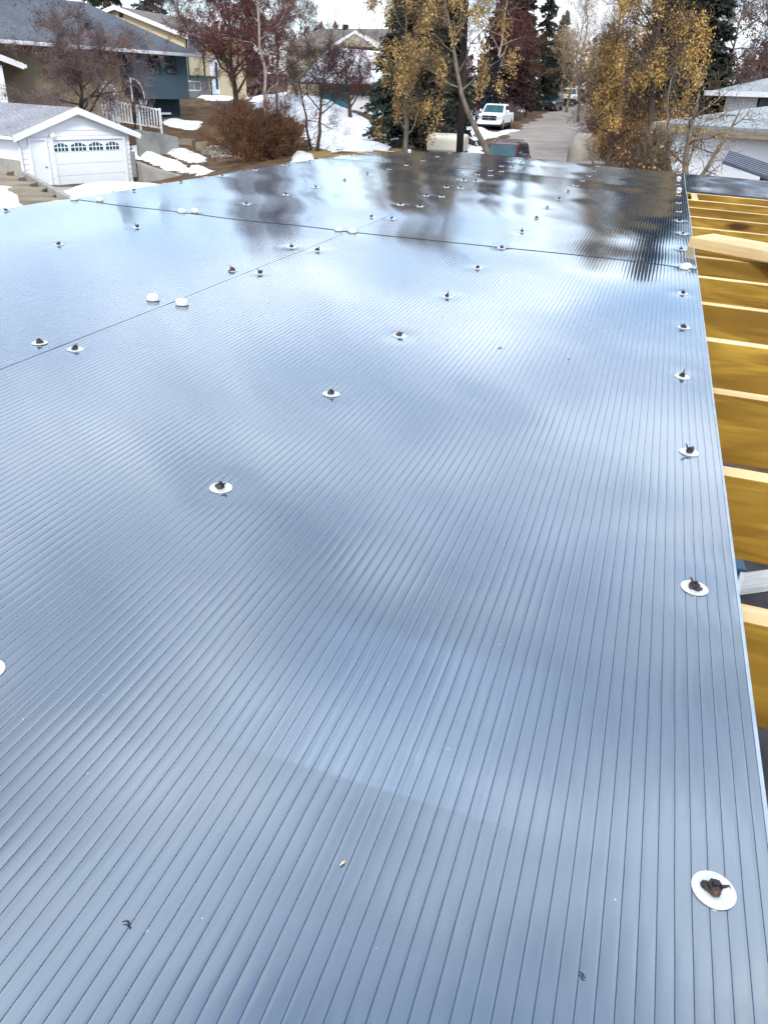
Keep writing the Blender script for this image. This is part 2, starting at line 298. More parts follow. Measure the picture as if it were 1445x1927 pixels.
def sheet_material(name, kind):
    """twin-wall polycarbonate: clear glossy skins (two faces each), inner webs, faintly blue body"""
    m, N, L = nmat(name)
    out = N('ShaderNodeOutputMaterial')
    fr = N('ShaderNodeFresnel'); fr.inputs['IOR'].default_value = 2.1 if kind == 'top' else 1.7
    a1 = N('ShaderNodeMath', operation='MULTIPLY'); a1.inputs[1].default_value = 2.0; L(fr.outputs[0], a1.inputs[0])
    a2 = N('ShaderNodeMath', operation='ADD'); a2.inputs[1].default_value = 1.0; L(fr.outputs[0], a2.inputs[0])
    rr = N('ShaderNodeMath', operation='DIVIDE'); L(a1.outputs[0], rr.inputs[0]); L(a2.outputs[0], rr.inputs[1])
    gl = N('ShaderNodeBsdfGlossy'); gl.inputs['Color'].default_value = (0.86, 0.94, 1.0, 1)
    tcn = N('ShaderNodeTexCoord')
    # fine extrusion lines along the flutes and a soft haze of handling marks
    mp = N('ShaderNodeMapping'); mp.inputs['Scale'].default_value = (900, 3.0, 1); L(tcn.outputs['Object'], mp.inputs[0])
    nz = N('ShaderNodeTexNoise'); nz.inputs['Scale'].default_value = 1.0; nz.inputs['Detail'].default_value = 2; L(mp.outputs[0], nz.inputs['Vector'])
    n2 = N('ShaderNodeTexNoise'); n2.inputs['Scale'].default_value = 5.0; n2.inputs['Detail'].default_value = 6; L(tcn.outputs['Object'], n2.inputs['Vector'])
    if kind == 'top':
        rg = N('ShaderNodeMapRange'); rg.inputs['From Min'].default_value = 0.35; rg.inputs['From Max'].default_value = 0.75; rg.inputs['To Min'].default_value = 0.02; rg.inputs['To Max'].default_value = 0.09; L(n2.outputs['Fac'], rg.inputs['Value']); L(rg.outputs[0], gl.inputs['Roughness'])
        bp = N('ShaderNodeBump'); bp.inputs['Distance'].default_value = 0.00002; bp.inputs['Strength'].default_value = 0.5; L(nz.outputs['Fac'], bp.inputs['Height']); L(bp.outputs[0], gl.inputs['Normal'])
        tr = N('ShaderNodeBsdfTransparent'); tr.inputs['Color'].default_value = (0.78, 0.88, 0.97, 1)
        df = N('ShaderNodeBsdfDiffuse'); df.inputs['Color'].default_value = (0.34, 0.52, 0.74, 1)
        mb = N('ShaderNodeMixShader'); L(tr.outputs[0], mb.inputs[1]); L(df.outputs[0], mb.inputs[2])
        # a paler stretch mixed into the nearest sheet's colour, streaked along the flutes
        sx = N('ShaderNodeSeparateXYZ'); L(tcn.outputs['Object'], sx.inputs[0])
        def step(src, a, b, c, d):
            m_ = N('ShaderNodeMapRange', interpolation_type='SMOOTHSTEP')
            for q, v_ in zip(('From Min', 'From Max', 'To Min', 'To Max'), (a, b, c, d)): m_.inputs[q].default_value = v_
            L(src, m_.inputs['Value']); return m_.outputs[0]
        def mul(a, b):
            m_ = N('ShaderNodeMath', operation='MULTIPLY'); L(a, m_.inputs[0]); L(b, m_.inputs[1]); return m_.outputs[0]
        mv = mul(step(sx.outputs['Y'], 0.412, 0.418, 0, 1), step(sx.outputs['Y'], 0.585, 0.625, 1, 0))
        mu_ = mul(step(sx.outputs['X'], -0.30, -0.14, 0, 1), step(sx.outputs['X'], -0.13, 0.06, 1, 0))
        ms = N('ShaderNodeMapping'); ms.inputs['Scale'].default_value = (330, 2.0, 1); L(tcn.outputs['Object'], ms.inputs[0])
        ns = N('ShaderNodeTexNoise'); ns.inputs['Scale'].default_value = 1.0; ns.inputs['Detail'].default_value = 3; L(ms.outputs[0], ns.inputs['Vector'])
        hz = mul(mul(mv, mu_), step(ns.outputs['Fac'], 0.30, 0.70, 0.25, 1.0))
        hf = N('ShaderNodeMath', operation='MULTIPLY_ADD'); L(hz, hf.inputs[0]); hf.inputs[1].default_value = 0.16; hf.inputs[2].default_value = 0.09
        # sparse dust specks and a few dried drops
        vd = N('ShaderNodeTexVoronoi', feature='F1'); vd.inputs['Scale'].default_value = 70.0; L(tcn.outputs['Object'], vd.inputs['Vector'])
        vc = N('ShaderNodeSeparateColor'); L(vd.outputs['Color'], vc.inputs[0])
        dk = mul(step(vd.outputs['Distance'], 0.03, 0.07, 1, 0), step(vc.outputs[0], 0.90, 0.93, 0, 1))
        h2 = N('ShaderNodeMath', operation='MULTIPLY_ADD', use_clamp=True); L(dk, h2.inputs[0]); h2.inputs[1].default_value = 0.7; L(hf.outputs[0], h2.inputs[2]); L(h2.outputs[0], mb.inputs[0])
    else:
        gl.inputs['Roughness'].default_value = 0.10
        tr = N('ShaderNodeBsdfTransparent'); tr.inputs['Color'].default_value = (0.62, 0.78, 0.95, 1)
        df = N('ShaderNodeBsdfDiffuse'); df.inputs['Color'].default_value = (0.26, 0.50, 0.78, 1)
        tl = N('ShaderNodeBsdfTranslucent'); tl.inputs['Color'].default_value = (0.34, 0.52, 0.74, 1)
        m0 = N('ShaderNodeMixShader'); m0.inputs[0].default_value = 0.35; L(df.outputs[0], m0.inputs[1]); L(tl.outputs[0], m0.inputs[2])
        mb = N('ShaderNodeMixShader'); mb.inputs[0].default_value = 0.66; L(tr.outputs[0], mb.inputs[1]); L(m0.outputs[0], mb.inputs[2])
    mx = N('ShaderNodeMixShader'); L(rr.outputs[0], mx.inputs[0]); L(mb.outputs[0], mx.inputs[1]); L(gl.outputs[0], mx.inputs[2])
    L(mx.outputs[0], out.inputs[0])
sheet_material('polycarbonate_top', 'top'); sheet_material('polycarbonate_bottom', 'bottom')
simple('polycarbonate_web', (0.03, 0.085, 0.17), (0.025, 0.075, 0.155), 4, 0.35)
simple('polycarbonate_web_top', (0.010, 0.045, 0.095), (0.008, 0.038, 0.085), 4, 0.30)
simple('polycarbonate_cut', (0.05, 0.075, 0.11), (0.035, 0.06, 0.09), 30, 0.5)
simple('polycarbonate_edge', (0.34, 0.42, 0.52), (0.26, 0.34, 0.44), 30, 0.4)

# ------------------------------------------------------------------ terrain
_C = []          # control points of the ground
def gp(px, py, Y): _C.append(at(px, py, Y))
for x in (-25, -12, -4, 4, 12, 25):
    for y in (-30, -10, 2, 12): _C.append(np.array([x, y, 0.0]))
for a in ((0, 372, 26), (60, 372, 27), (100, 350, 40), (247, 345, 44), (160, 352, 40), (300, 330, 46), (345, 285, 52), (250, 250, 56), (345, 222, 64), (300, 240, 58),
          (410, 185, 78), (430, 240, 62), (420, 300, 47), (480, 300, 44), (520, 215, 62), (597, 280, 44), (560, 183, 68), (600, 192, 66), (660, 262, 52), (640, 208, 64), (720, 232, 70), (750, 270, 52), (700, 290, 42),
          (800, 252, 62), (850, 292, 52), (900, 270, 58), (1000, 290, 53), (960, 292, 53), (1050, 300, 51), (930, 244, 72), (1000, 232, 76), (1035, 210, 95), (1080, 196, 110), (1000, 205, 100), (960, 170, 105),
          (1130, 305, 46), (1180, 308, 36), (1230, 330, 24), (1110, 215, 90), (860, 215, 80), (900, 180, 100), (1300, 300, 40), (1400, 250, 60)): gp(*a)
_q = at(956, 262, 44); _C.append(np.array([_q[0], _q[1], _q[2] - 1.8]))
for x in (-400, -150, 0, 150, 400): _C.append(np.array([x, 260.0, 7.0])); _C.append(np.array([x, 1200.0, 9.0]))
for y in (40, 90): _C.append(np.array([-90.0, y, 1.0])); _C.append(np.array([90.0, y, 3.0]))
_C = np.array(_C)
def T(x, y):
    x = np.asarray(x, float); y = np.asarray(y, float)
    d2 = (x[..., None] - _C[:, 0]) ** 2 + (y[..., None] - _C[:, 1]) ** 2
    w = 1.0 / (d2 + 2.0) ** 1.6
    return (w * _C[:, 2]).sum(-1) / w.sum(-1)
def hit(px, py, y0=6.0, y1=400.0):
    """where the ray of a pixel meets the ground"""
    d = wdir(px, py); ys = np.concatenate([np.linspace(y0, 130, 1200), np.linspace(130.5, y1, 500)])
    P = EYE + d[None, :] * (ys / d[1])[:, None]
    g = P[:, 2] - T(P[:, 0], P[:, 1]); k = np.argmax(g < 0)
    return P[k] if (g < 0).any() else P[-1]
_gx = np.concatenate([-np.geomspace(1500, 75, 12), np.arange(-70, 71, 1.0), np.geomspace(75, 1500, 12)])
_gy = np.concatenate([-np.geomspace(400, 34, 6), np.arange(-30, 131, 1.0), np.geomspace(136, 3000, 16)])
GX, GY = np.meshgrid(_gx, _gy); GZ = T(GX, GY)
nx, ny = len(_gx), len(_gy)
ii = (np.arange(ny - 1)[:, None] * nx + np.arange(nx - 1)[None, :]).ravel()
GF = np.stack([ii, ii + 1, ii + nx + 1, ii + nx], 1)
struct(mesh_np('ground', np.stack([GX, GY, GZ], -1).reshape(-1, 3), GF, 'grass_dry', smooth=True))

def inside(poly, X, Y):
    r = np.zeros(X.shape, bool); n = len(poly)
    for i in range(n):
        (x0, y0), (x1, y1) = poly[i], poly[(i + 1) % n]
        c = ((y0 > Y) != (y1 > Y)) & (X < (x1 - x0) * (Y - y0) / (y1 - y0 + 1e-12) + x0); r ^= c
    return r
def edge_dist(poly, X, Y):
    d = np.full(X.shape, 1e9); n = len(poly)
    for i in range(n):
        a = np.array(poly[i]); b = np.array(poly[(i + 1) % n]); ab = b - a; L2 = ab @ ab + 1e-12
        t = np.clip(((X - a[0]) * ab[0] + (Y - a[1]) * ab[1]) / L2, 0, 1)
        d = np.minimum(d, np.hypot(X - a[0] - t * ab[0], Y - a[1] - t * ab[1]))
    return d
def wav(x, y, s):
    return (np.sin(x * 1.7 * s + 1.3 * np.sin(y * 0.9 * s)) + np.sin(y * 2.3 * s + 1.1 * np.sin(x * 1.3 * s + 2)) + 0.6 * np.sin((x + y) * 4.1 * s + 3)) / 2.6
def patch(name, poly, mat, thick=0.05, edge=0.5, res=0.3, rough=0.0, px=True, low=0.06):
    """a sheet laid on the ground inside an outline; its rim dips under the ground"""
    P = [hit(*q)[:2] for q in poly] if px else [np.array(q, float) for q in poly]
    A = np.array(P); x0, y0 = A.min(0); x1, y1 = A.max(0)
    res = max(res, (x1 - x0) / 160, (y1 - y0) / 160)
    X, Y = np.meshgrid(np.arange(x0, x1 + res, res), np.arange(y0, y1 + res, res))
    ins = inside(P, X, Y); d = edge_dist(P, X, Y); d = np.where(ins, d, -d)
    d = d + edge * (0.35 * wav(X, Y, 1.4) + 0.22 * wav(Y, X, 4.3))
    t = np.clip(d / edge, 0, 1); t = t * t * (3 - 2 * t)
    Z = T(X, Y) - low + (thick + low) * t + rough * t * wav(X, Y, 2.0)
    n = X.shape[1]; keep = (d[:-1, :-1] > -res) | (d[1:, 1:] > -res)
    k = (np.arange(X.shape[0] - 1)[:, None] * n + np.arange(n - 1)[None, :])[keep]
    F = np.stack([k, k + 1, k + n + 1, k + n], 1)
    us, inv = np.unique(F, return_inverse=True)
    return mesh_np(name, np.stack([X, Y, Z], -1).reshape(-1, 3)[us], inv.reshape(F.shape), mat, smooth=True)

# ------------------------------------------------------------------ the patio roof
H = 0.484                                    # eye above the sheets, metres
_V = unit(ray(1269, 192)); _U = -ray(-4850, -210); _U = unit(_U - (_U @ _V) * _V)
_N = unit(np.cross(_U, _V)); _N = _N if _N[1] < 0 else -_N
UW, VW, NW = CW @ _U, CW @ _V, CW @ _N
RO = EYE - NW * H
ROOF = Matrix(((UW[0], VW[0], NW[0], RO[0]), (UW[1], VW[1], NW[1], RO[1]), (UW[2], VW[2], NW[2], RO[2]), (0, 0, 0, 1)))
def roofpx(px, py, w=0.0):
    d = wdir(px, py); t = -(H - w) / (d @ NW); q = d * t
    return np.array([q @ UW, q @ VW, w])
def roofw(u, v, w=0.0): return RO + UW * u + VW * v + NW * w
PITCH, THICK = 0.0116, 0.008
ROWV = [(0.85 + 0.832 * k) * H for k in range(-1, 17)]     # rafter lines, index 1 = first in view
def rowv(k): return ROWV[k + 1]
U_EDGE, U_SEAM, U_LEFT = 0.372 * H, -2.152 * H, -4.665 * H
V_S1, V_S2, V_END = rowv(6) + 0.008, rowv(13) + 0.006, 14.35 * H
# fastener spots (u, v, kind)
FAST = []
rs = np.random.default_rng(3)
def fast(u, k, kind, col, pair=False):
    FAST.append((u * H + (rs.normal(0, 0.003) if k > 2 else (0.005 if u > 0 else -0.016) * (k == 0)), rowv(k) + (rs.normal(0, 0.004) if k > 1 else 0.004), kind, col, k))
for k in range(0, 17):
    if k not in (6, 13, 15): fast(0.272, k, 'washer', 'edge')
for k in range(0, 17): fast(-0.972, k, 'washer', 'mid')
for k in range(2, 17):
    if k not in (3, 6): fast(-2.075, k, 'washer', 'seam_near'); 
    if k not in (3, 6): fast(-2.245, k, 'washer', 'seam_far')
for k in range(3, 17):
    if k != 6: fast(-3.455, k, 'washer', 'wing')
for k in range(5, 17):
    if k != 6: fast(-4.600, k, 'washer', 'rim')
for u, v in ((0.285, rowv(6) - 0.012), (0.305, rowv(6) + 0.022), (0.283, rowv(13) - 0.01), (0.285, rowv(15)), (-2.09, rowv(3)), (-2.252, rowv(3)), (-2.125, rowv(6)), (-2.24, rowv(6) + 0.004), (-3.60, rowv(6) + .006), (-3.53, rowv(6) + 0.045), (-4.60, rowv(6) - 0.01), (-4.44, rowv(6) + 0.05), (-4.2, rowv(16) + 0.06)):
    FAST.append((u * H, v, 'cap', 'cap', -1))
FU = np.array([f[0] for f in FAST]); FV = np.array([f[1] for f in FAST])
ws = np.random.default_rng(11)
WAVES = []
for wl_, am in ((2.4, 0.0030), (1.5, 0.0022), (0.95, 0.0013), (0.62, 0.0006), (0.42, 0.0003)):
    for q_ in range(3):          # the flutes stiffen the sheets lengthwise, so most of the waviness runs across them
        WAVES.append((2 * math.pi / wl_ * ws.uniform(0.8, 1.25), ws.uniform(-0.5, 0.5) if q_ == 0 else ws.uniform(1.1, 2.0), ws.uniform(0, 6.28), am * (0.5 if q_ == 0 else 1.2)))
def sag(u, v):
    """how far the thin sheets leave the plane: waves between the rafters, dimples under the screws"""
    z = np.zeros(np.broadcast(u, v).shape)
    for kk, a, ph, am in WAVES: z = z + am * np.sin(kk * (v * math.cos(a) + u * math.sin(a)) + ph)
    z = z * np.clip((v - 0.7) / 2.6, 0.12, 1.0)
    far = np.clip((v - 5.4) / 1.5, 0, 1) ** 2
    z = z + far * (0.014 - 0.040 * np.clip((-u - 1.2) / 1.05, 0, 1) ** 2)
    return z
def dimples(u, v):
    z = np.zeros(np.broadcast(u, v).shape)
    for fu, fv in zip(FU, FV):
        m = (np.abs(u - fu) < 0.11) & (np.abs(v - fv) < 0.11)
        if m.any():
            r2 = (u[m] - fu) ** 2 + (v[m] - fv) ** 2; z[m] -= 0.0011 * np.exp(-r2 / (2 * 0.022 ** 2))
    return z
def make_sheet(u0, u1, v0, v1, lift=0.0):
    n = int(round((u1 - u0) / PITCH)); p = (u1 - u0) / n
    fr = np.array([0.0, 0.03, 0.3, 0.5, 0.7, 0.97]); bow = np.array([-0.00003, 0.0, 0.00004, 0.00006, 0.00004, 0.0])
    us = (u0 + p * (np.arange(n)[:, None] + fr[None, :])).ravel(); us = np.append(us, u1); bz = np.append(np.tile(bow, n), 0.0)
    dv = 0.028; nv = max(8, int(round((v1 - v0) / dv))); vv = np.linspace(v0, v1, nv + 1)
    U, Vv = np.meshgrid(us, vv); Z = sag(U, Vv) + dimples(U, Vv) + bz[None, :] + lift
    root = empty('polycarbonate_sheet', ROOF)
    m = len(us); k = (np.arange(nv)[:, None] * m + np.arange(m - 1)[None, :]).ravel()
    F = np.stack([k, k + 1, k + m + 1, k + m], 1)
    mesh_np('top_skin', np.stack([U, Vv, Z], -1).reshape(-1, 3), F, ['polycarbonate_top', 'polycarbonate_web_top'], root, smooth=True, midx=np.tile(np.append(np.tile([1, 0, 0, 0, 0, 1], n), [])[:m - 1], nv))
    ub = np.linspace(u0, u1, n // 3 + 1); vb = np.linspace(v0, v1, nv // 2 + 1); U, Vv = np.meshgrid(ub, vb); Z = sag(U, Vv) + lift - THICK
    m = len(ub); k = (np.arange(len(vb) - 1)[:, None] * m + np.arange(m - 1)[None, :]).ravel()
    mesh_np('bottom_skin', np.stack([U, Vv, Z], -1).reshape(-1, 3), np.stack([k, k + 1, k + m + 1, k + m], 1), 'polycarbonate_bottom', root, smooth=True)
    # webs: one thin upright wall under every groove
    uw = u0 + p * np.arange(1, n); vw = vb; nvw = len(vw)
    U, Vv = np.meshgrid(uw, vw, indexing='ij'); Zt = sag(U, Vv) + dimples(U, Vv) + lift - 0.00035
    top = np.stack([U, Vv, Zt], -1); bot = np.stack([U, Vv, Zt * 0 + sag(U, Vv) + lift - THICK + 0.0002], -1)
    VV = np.concatenate([top.reshape(-1, 3), bot.reshape(-1, 3)]); no = len(uw) * nvw
    k = (np.arange(len(uw))[:, None] * nvw + np.arange(nvw - 1)[None, :]).ravel()
    stuff(mesh_np('webs', VV, np.stack([k, k + 1, k + 1 + no, k + no], 1), 'polycarbonate_web', root))
    # closed side and end rims
    b = MB()
    for uu in (u0, u1):
        s = 0.0006 if uu == u0 else -0.0006
        for a, c in zip(vb[:-1], vb[1:]):
            za, zb = float(sag(np.array(uu), np.array(a))) + lift, float(sag(np.array(uu), np.array(c))) + lift
            b.poly([(uu, a, za), (uu, c, zb), (uu, c, zb - THICK), (uu, a, za - THICK)], 0 if abs(uu - U_EDGE) < 1e-6 else 1)
    for vvx in (v0, v1):
        for a, c in zip(ub[:-1], ub[1:]):
            za, zb = float(sag(np.array(a), np.array(vvx))) + lift, float(sag(np.array(c), np.array(vvx))) + lift
            b.poly([(a, vvx, za - 0.0004), (c, vvx, zb - 0.0004), (c, vvx, zb - THICK), (a, vvx, za - THICK)], 1)
    b.build('rim', ['polycarbonate_edge', 'polycarbonate_cut'], root)
    if abs(u1 - U_EDGE) < 1e-6:                                   # pale foil folded over the long cut edge
        b = MB()
        for a, c in zip(vb[:-1], vb[1:]):
            za, zb = float(sag(np.array(u1), np.array(a))) + lift + 0.0007, float(sag(np.array(u1), np.array(c))) + lift + 0.0007
            b.poly([(u1 - 0.0028, a, za), (u1 + 0.0006, a, za), (u1 + 0.0006, c, zb), (u1 - 0.0028, c, zb)])
            b.poly([(u1 + 0.0006, a, za), (u1 + 0.0006, a, za - THICK - 0.001), (u1 + 0.0006, c, zb - THICK - 0.001), (u1 + 0.0006, c, zb)])
        b.build('edge_tape', 'polycarbonate_edge', root)
    return root
G = 0.0011; GC = 0.010
SH = [(U_SEAM + G, U_EDGE, -0.25, V_S1 - GC, 'large clear twin-wall roof sheet nearest the viewer beside the open rafters'),
      (U_LEFT, U_SEAM - G, 0.35, V_S1 - GC, 'clear twin-wall roof sheet nearest the viewer on the side of the white garage'),
      (U_SEAM + G, U_EDGE, V_S1 + GC, V_S2 - GC, 'middle clear roof sheet beside the stacked rafters, reflecting dark trees'),
      (U_LEFT, U_SEAM - G, V_S1 + GC, V_S2 - GC, 'middle clear roof sheet on the garage side, second from the viewer'),
      (U_SEAM + G, U_EDGE, V_S2 + GC, V_END, 'farthest clear roof sheet in line with the parked red car'),
      (U_LEFT, U_SEAM - G, V_S2 + GC, V_END, 'farthest clear roof sheet pointing at the snow bank'),
      (U_EDGE + 2 * G, U_EDGE + 1.22, V_S2 + GC + 0.012, V_END - 0.1, 'short clear roof sheet beyond the last open rafter beside the white wall')]
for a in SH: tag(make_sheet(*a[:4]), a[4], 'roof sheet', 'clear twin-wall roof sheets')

# rafters and the frame that carries them
RW, RD = 0.038, 0.140
def lumber(name, x0, x1, y0, y1, z0, z1, mw, bevel=0.002):
    b = MB().box(x0, x1, y0, y1, z0, z1); b.m = [1, 0, 1, 1, 1, 1]; b.m[0] = 1
    o = b.build(name, ['wood_fresh', 'wood_treated'], mw=mw, bevel=bevel); return o
base_r = None
for k in range(-1, 17):
    mw = ROOF @ Matrix.Translation((0, rowv(k), -THICK - 0.0065))
    if base_r is None: base_r = lumber('rafter', -2.33, 2.3, -RW / 2, RW / 2, -RD, 0, mw); o = base_r
    else: o = base_r.copy(); COL.objects.link(o); o.matrix_world = mw
    tag(o, 'golden treated rafter, %s from the viewer along the roof edge' % ordinal(k + 1) if k < 16 else 'golden treated rafter at the far end of the roof', 'rafter', 'rafters under the clear roof')
b0 = ROOF @ Matrix.Translation((0, 0, -THICK - 0.0065 - RD - 0.001))
for u in (-2.05, 2.05):
    o = MB().box(u - 0.045, u + 0.045, -0.6, 7.2, -0.235, 0).build('support_beam', 'wood_treated', mw=b0, bevel=0.003)
    tag(o, 'long treated beam carrying the rafters, %s' % ('garage side' if u < 0 else 'side of the open rafters'), 'beam', 'beams under the rafters')
    for v in (0.2, 3.6, 7.0):
        q = roofw(u, v, -0.43); g = float(T(np.array(q[0]), np.array(q[1]))) - 0.05
        o = MB().box(-0.07, 0.07, -0.07, 0.07, 0, q[2] - g).build('support_post', 'wood_treated', mw=place((q[0], q[1], g), 17), bevel=0.004)
        tag(o, 'treated post holding the %s beam, %s' % ('garage side' if u < 0 else 'open side', {0.2: 'near the viewer', 3.6: 'halfway along', 7.0: 'at the far end'}[v]), 'post', 'posts of the patio roof')
o = lumber('blocking', 0.03, 0.068, 0, 0.403 - RW - 0.002, -RD, 0, ROOF @ Matrix.Translation((U_EDGE, rowv(12) + RW / 2 + 0.001, -THICK - 0.0065)))
tag(o, 'short wooden block fixed between the last two open rafters', 'blocking')

# loose boards lying on the rafters
c0, c1, c2 = roofpx(1297, 447, 0.036), roofpx(1445, 474, 0.036), roofpx(1322, 435, 0.036)
ang = math.atan2(c1[1] - c0[1], c1[0] - c0[0])
bw = -(c2[0] - c0[0]) * math.sin(ang) + (c2[1] - c0[1]) * math.cos(ang)
o = lumber('loose_board', 0, 1.5, 0, min(max(bw, 0.09), 0.19), -0.038, 0, ROOF @ Matrix.Translation((c0[0], c0[1], 0.0385)) @ Matrix.Rotation(ang, 4, 'Z'))
for p in o.data.polygons: p.material_index = 0
tag(o, 'pale loose board lying askew across the open rafters', 'board')

# fasteners: zinc washer, screw with brown sealant; white domed caps at the corners
def make_fastener(seed, tall):
    rg = random.Random(seed); root = empty('roof_fastener', ROOF)
    MB().lathe([(0.0138, 0.0), (0.0152, 0.0004), (0.0152, 0.0014), (0.0147, 0.0018), (0.0045, 0.0016)], sides=28).build('washer', 'metal_zinc', root, smooth=False)
    b = MB().lathe([(0.0050, 0.0016), (0.0056, 0.003), (0.0055, 0.0065), (0.0040, 0.0075)], sides=6)
    b.lathe([(0.0026, 0.0074), (0.0024, 0.0096), (0.0012, 0.0100)], sides=8); b.build('screw_head', 'screw_dark', root)
    b = MB()
    for i in range(4 + seed % 3):                                 # squeezed-out sealant: lumps and a drawn thread
        a = rg.uniform(0, 6.28); r = rg.uniform(0.000, 0.0062); c = (r * math.cos(a), r * math.sin(a), 0.0018)
        R = rg.uniform(0.0022, 0.0043); h = rg.uniform(0.003, 0.007) * (1.6 if (tall and i == 0) else 0.9)
        n0 = len(b.v); b.lathe([(R * 1.05, 0), (R * 1.1, h * 0.25), (R * 0.9, h * 0.6), (R * 0.45, h * 0.95), (R * 0.1, h)], c, sides=9)
        for j in range(n0, len(b.v)):
            x, y, z = b.v[j]; b.v[j] = (x + 0.0007 * math.sin(700 * y + seed + i) + 0.25 * (z - 0.0018) * math.cos(a), y + 0.0007 * math.sin(700 * x + i) + 0.25 * (z - 0.0018) * math.sin(a), z)
    a = rg.uniform(0, 6.28); e = np.array([math.cos(a), math.sin(a), 0])
    pts = [e * 0.003 + [0, 0, 0.006], e * 0.006 + [0, 0, 0.0085 + 0.003 * tall], e * 0.008 + [0, 0, 0.0105 + 0.004 * tall], e * 0.0095 + [0, 0, 0.0085 + 0.004 * tall]]
    b.tube(pts, [0.0016, 0.0013, 0.0009, 0.0003], 5)
    b.build('sealant', 'sealant', root, smooth=True)
    return root
FB = [make_fastener(i, i % 3 == 0) for i in range(6)]; used = [False] * 6
def make_cap():
    root = empty('fastener_cap', ROOF)
    K = 0.76
    MB().lathe([(r * K, z * K) for r, z in [(0.0195, 0.0), (0.0205, 0.0015), (0.0205, 0.0052), (0.0195, 0.0060)]], sides=32).build('collar', 'cap_white', root, smooth=False)
    MB().lathe([(r * K, z * K) for r, z in [(0.0192, 0.0058), (0.0194, 0.0080), (0.0186, 0.0115), (0.0162, 0.0152), (0.0118, 0.0180), (0.0060, 0.0194), (0.0008, 0.0198)]], sides=32).build('dome', 'cap_white', root, smooth=True)
    return root
CB = make_cap(); cap_used = False
def sag1(u, v):
    return float(sag(np.array(u), np.array(v)))
COLNAME = {'edge': 'beside the open rafters', 'mid': 'down the middle of the wide sheets', 'seam_near': 'along the lengthwise seam, rafter side', 'seam_far': 'along the lengthwise seam, garage side', 'wing': 'down the middle of the garage-side sheets', 'rim': 'along the outer rim on the garage side'}
cnt = {}
capn = ['standing nearest the first open rafters, front of a close pair', 'next to the open rafters, rear of a close pair', 'at the corner of the last open rafter', 'at the far corner above the red car side', 'closest to the viewer on the lengthwise seam, rafter side', 'closest to the viewer on the lengthwise seam, garage side',
        'where the two seams cross, rafter side', 'where the two seams cross, garage side', 'on the garage-side cross seam, front of a pair', 'on the garage-side cross seam, rear of a pair', 'on the outer rim in front of the garage, outer of a pair', 'on the outer rim in front of the garage, inner of a pair', 'alone at the far end below the white van']
ci = 0
for i, (u, v, kind, col, k) in enumerate(FAST):
    z = sag1(u, v)
    if kind == 'cap':
        mw = ROOF @ Matrix.Translation((u, v, z)) @ Matrix.Rotation(rs.uniform(0, 6.28), 4, 'Z')
        if not cap_used: o = CB; o.matrix_world = mw; cap_used = True
        else: o = copy_thing(CB, mw)
        tag(o, 'white screw cap ' + capn[ci], 'screw cap', 'white domed screw caps'); ci += 1
    else:
        j = int(rs.integers(0, 6)); mw = ROOF @ Matrix.Translation((u, v, z - 0.0008)) @ Matrix.Rotation(rs.uniform(0, 6.28), 4, 'Z') @ Matrix.Rotation(rs.normal(0, 0.03), 4, 'X')
        if not used[j]: o = FB[j]; o.matrix_world = mw; used[j] = True
        else: o = copy_thing(FB[j], mw)
        n = cnt.get(col, 0); cnt[col] = n + 1
        tag(o, 'silver washer screw, %s from the viewer %s' % (ordinal(n), COLNAME[col]), 'roof fastener', 'washered screws on the clear roof')
for j in range(6):
    if not used[j]:
        for ch in list(FB[j].children): bpy.data.objects.remove(ch)
        bpy.data.objects.remove(FB[j])

# scraps lying on the sheets
def scrap(px, py, L, label, mat='sealant', curl=1.0, seed=0):
    q = roofpx(px, py); rg = random.Random(seed); b = MB(); pts = []
    for i in range(6):
        t = i / 5; pts.append((L * (t - 0.5) + 0.2 * L * curl * math.sin(5 * t), 0.35 * L * curl * math.cos(4 * t), 0.0012 + 0.25 * L * curl * t * (1 - t) * 2))
    b.tube(pts, [0.0004, L * 0.10, L * 0.16, L * 0.13, L * 0.08, 0.0003], 5)
    o = b.build('debris_scrap', mat, mw=ROOF @ Matrix.Translation((q[0], q[1], sag1(q[0], q[1]) + 0.0003)) @ Matrix.Rotation(rg.uniform(0, 6.28), 4, 'Z'), smooth=True)
    return tag(o, label, 'debris', 'scraps lying on the clear roof')
scrap(241, 1739, 0.0055, 'small dark curled shaving on the nearest sheet, garage side', 'screw_dark', 1.2, 1)
scrap(1095, 1838, 0.0055, 'dark leaf scrap on the sheet just before the nearest washer', 'screw_dark', 0.4, 2)
scrap(437, 508, 0.028, 'brown dead leaf beside the lengthwise seam', 'sealant', 0.5, 3)
scrap(645, 1626, 0.006, 'tiny tan wood chip on the nearest sheet', 'wood_fresh', 0.3, 4)
scrap(940, 657, 0.012, 'pale plastic shaving lying on the wide sheet', 'polycarbonate_edge', 0.3, 5)
scrap(1070, 678, 0.014, 'pale plastic shaving closer to the open rafters', 'polycarbonate_edge', 0.3, 6)

# what lies below and beside the roof
struct(patch('patio', [(-4.5, -2.0), (4.5, -3.5), (6.5, 5.0), (2.5, 8.5), (-2.5, 8.5)], 'patio_dark', 0.03, 0.3, 0.25, px=False))
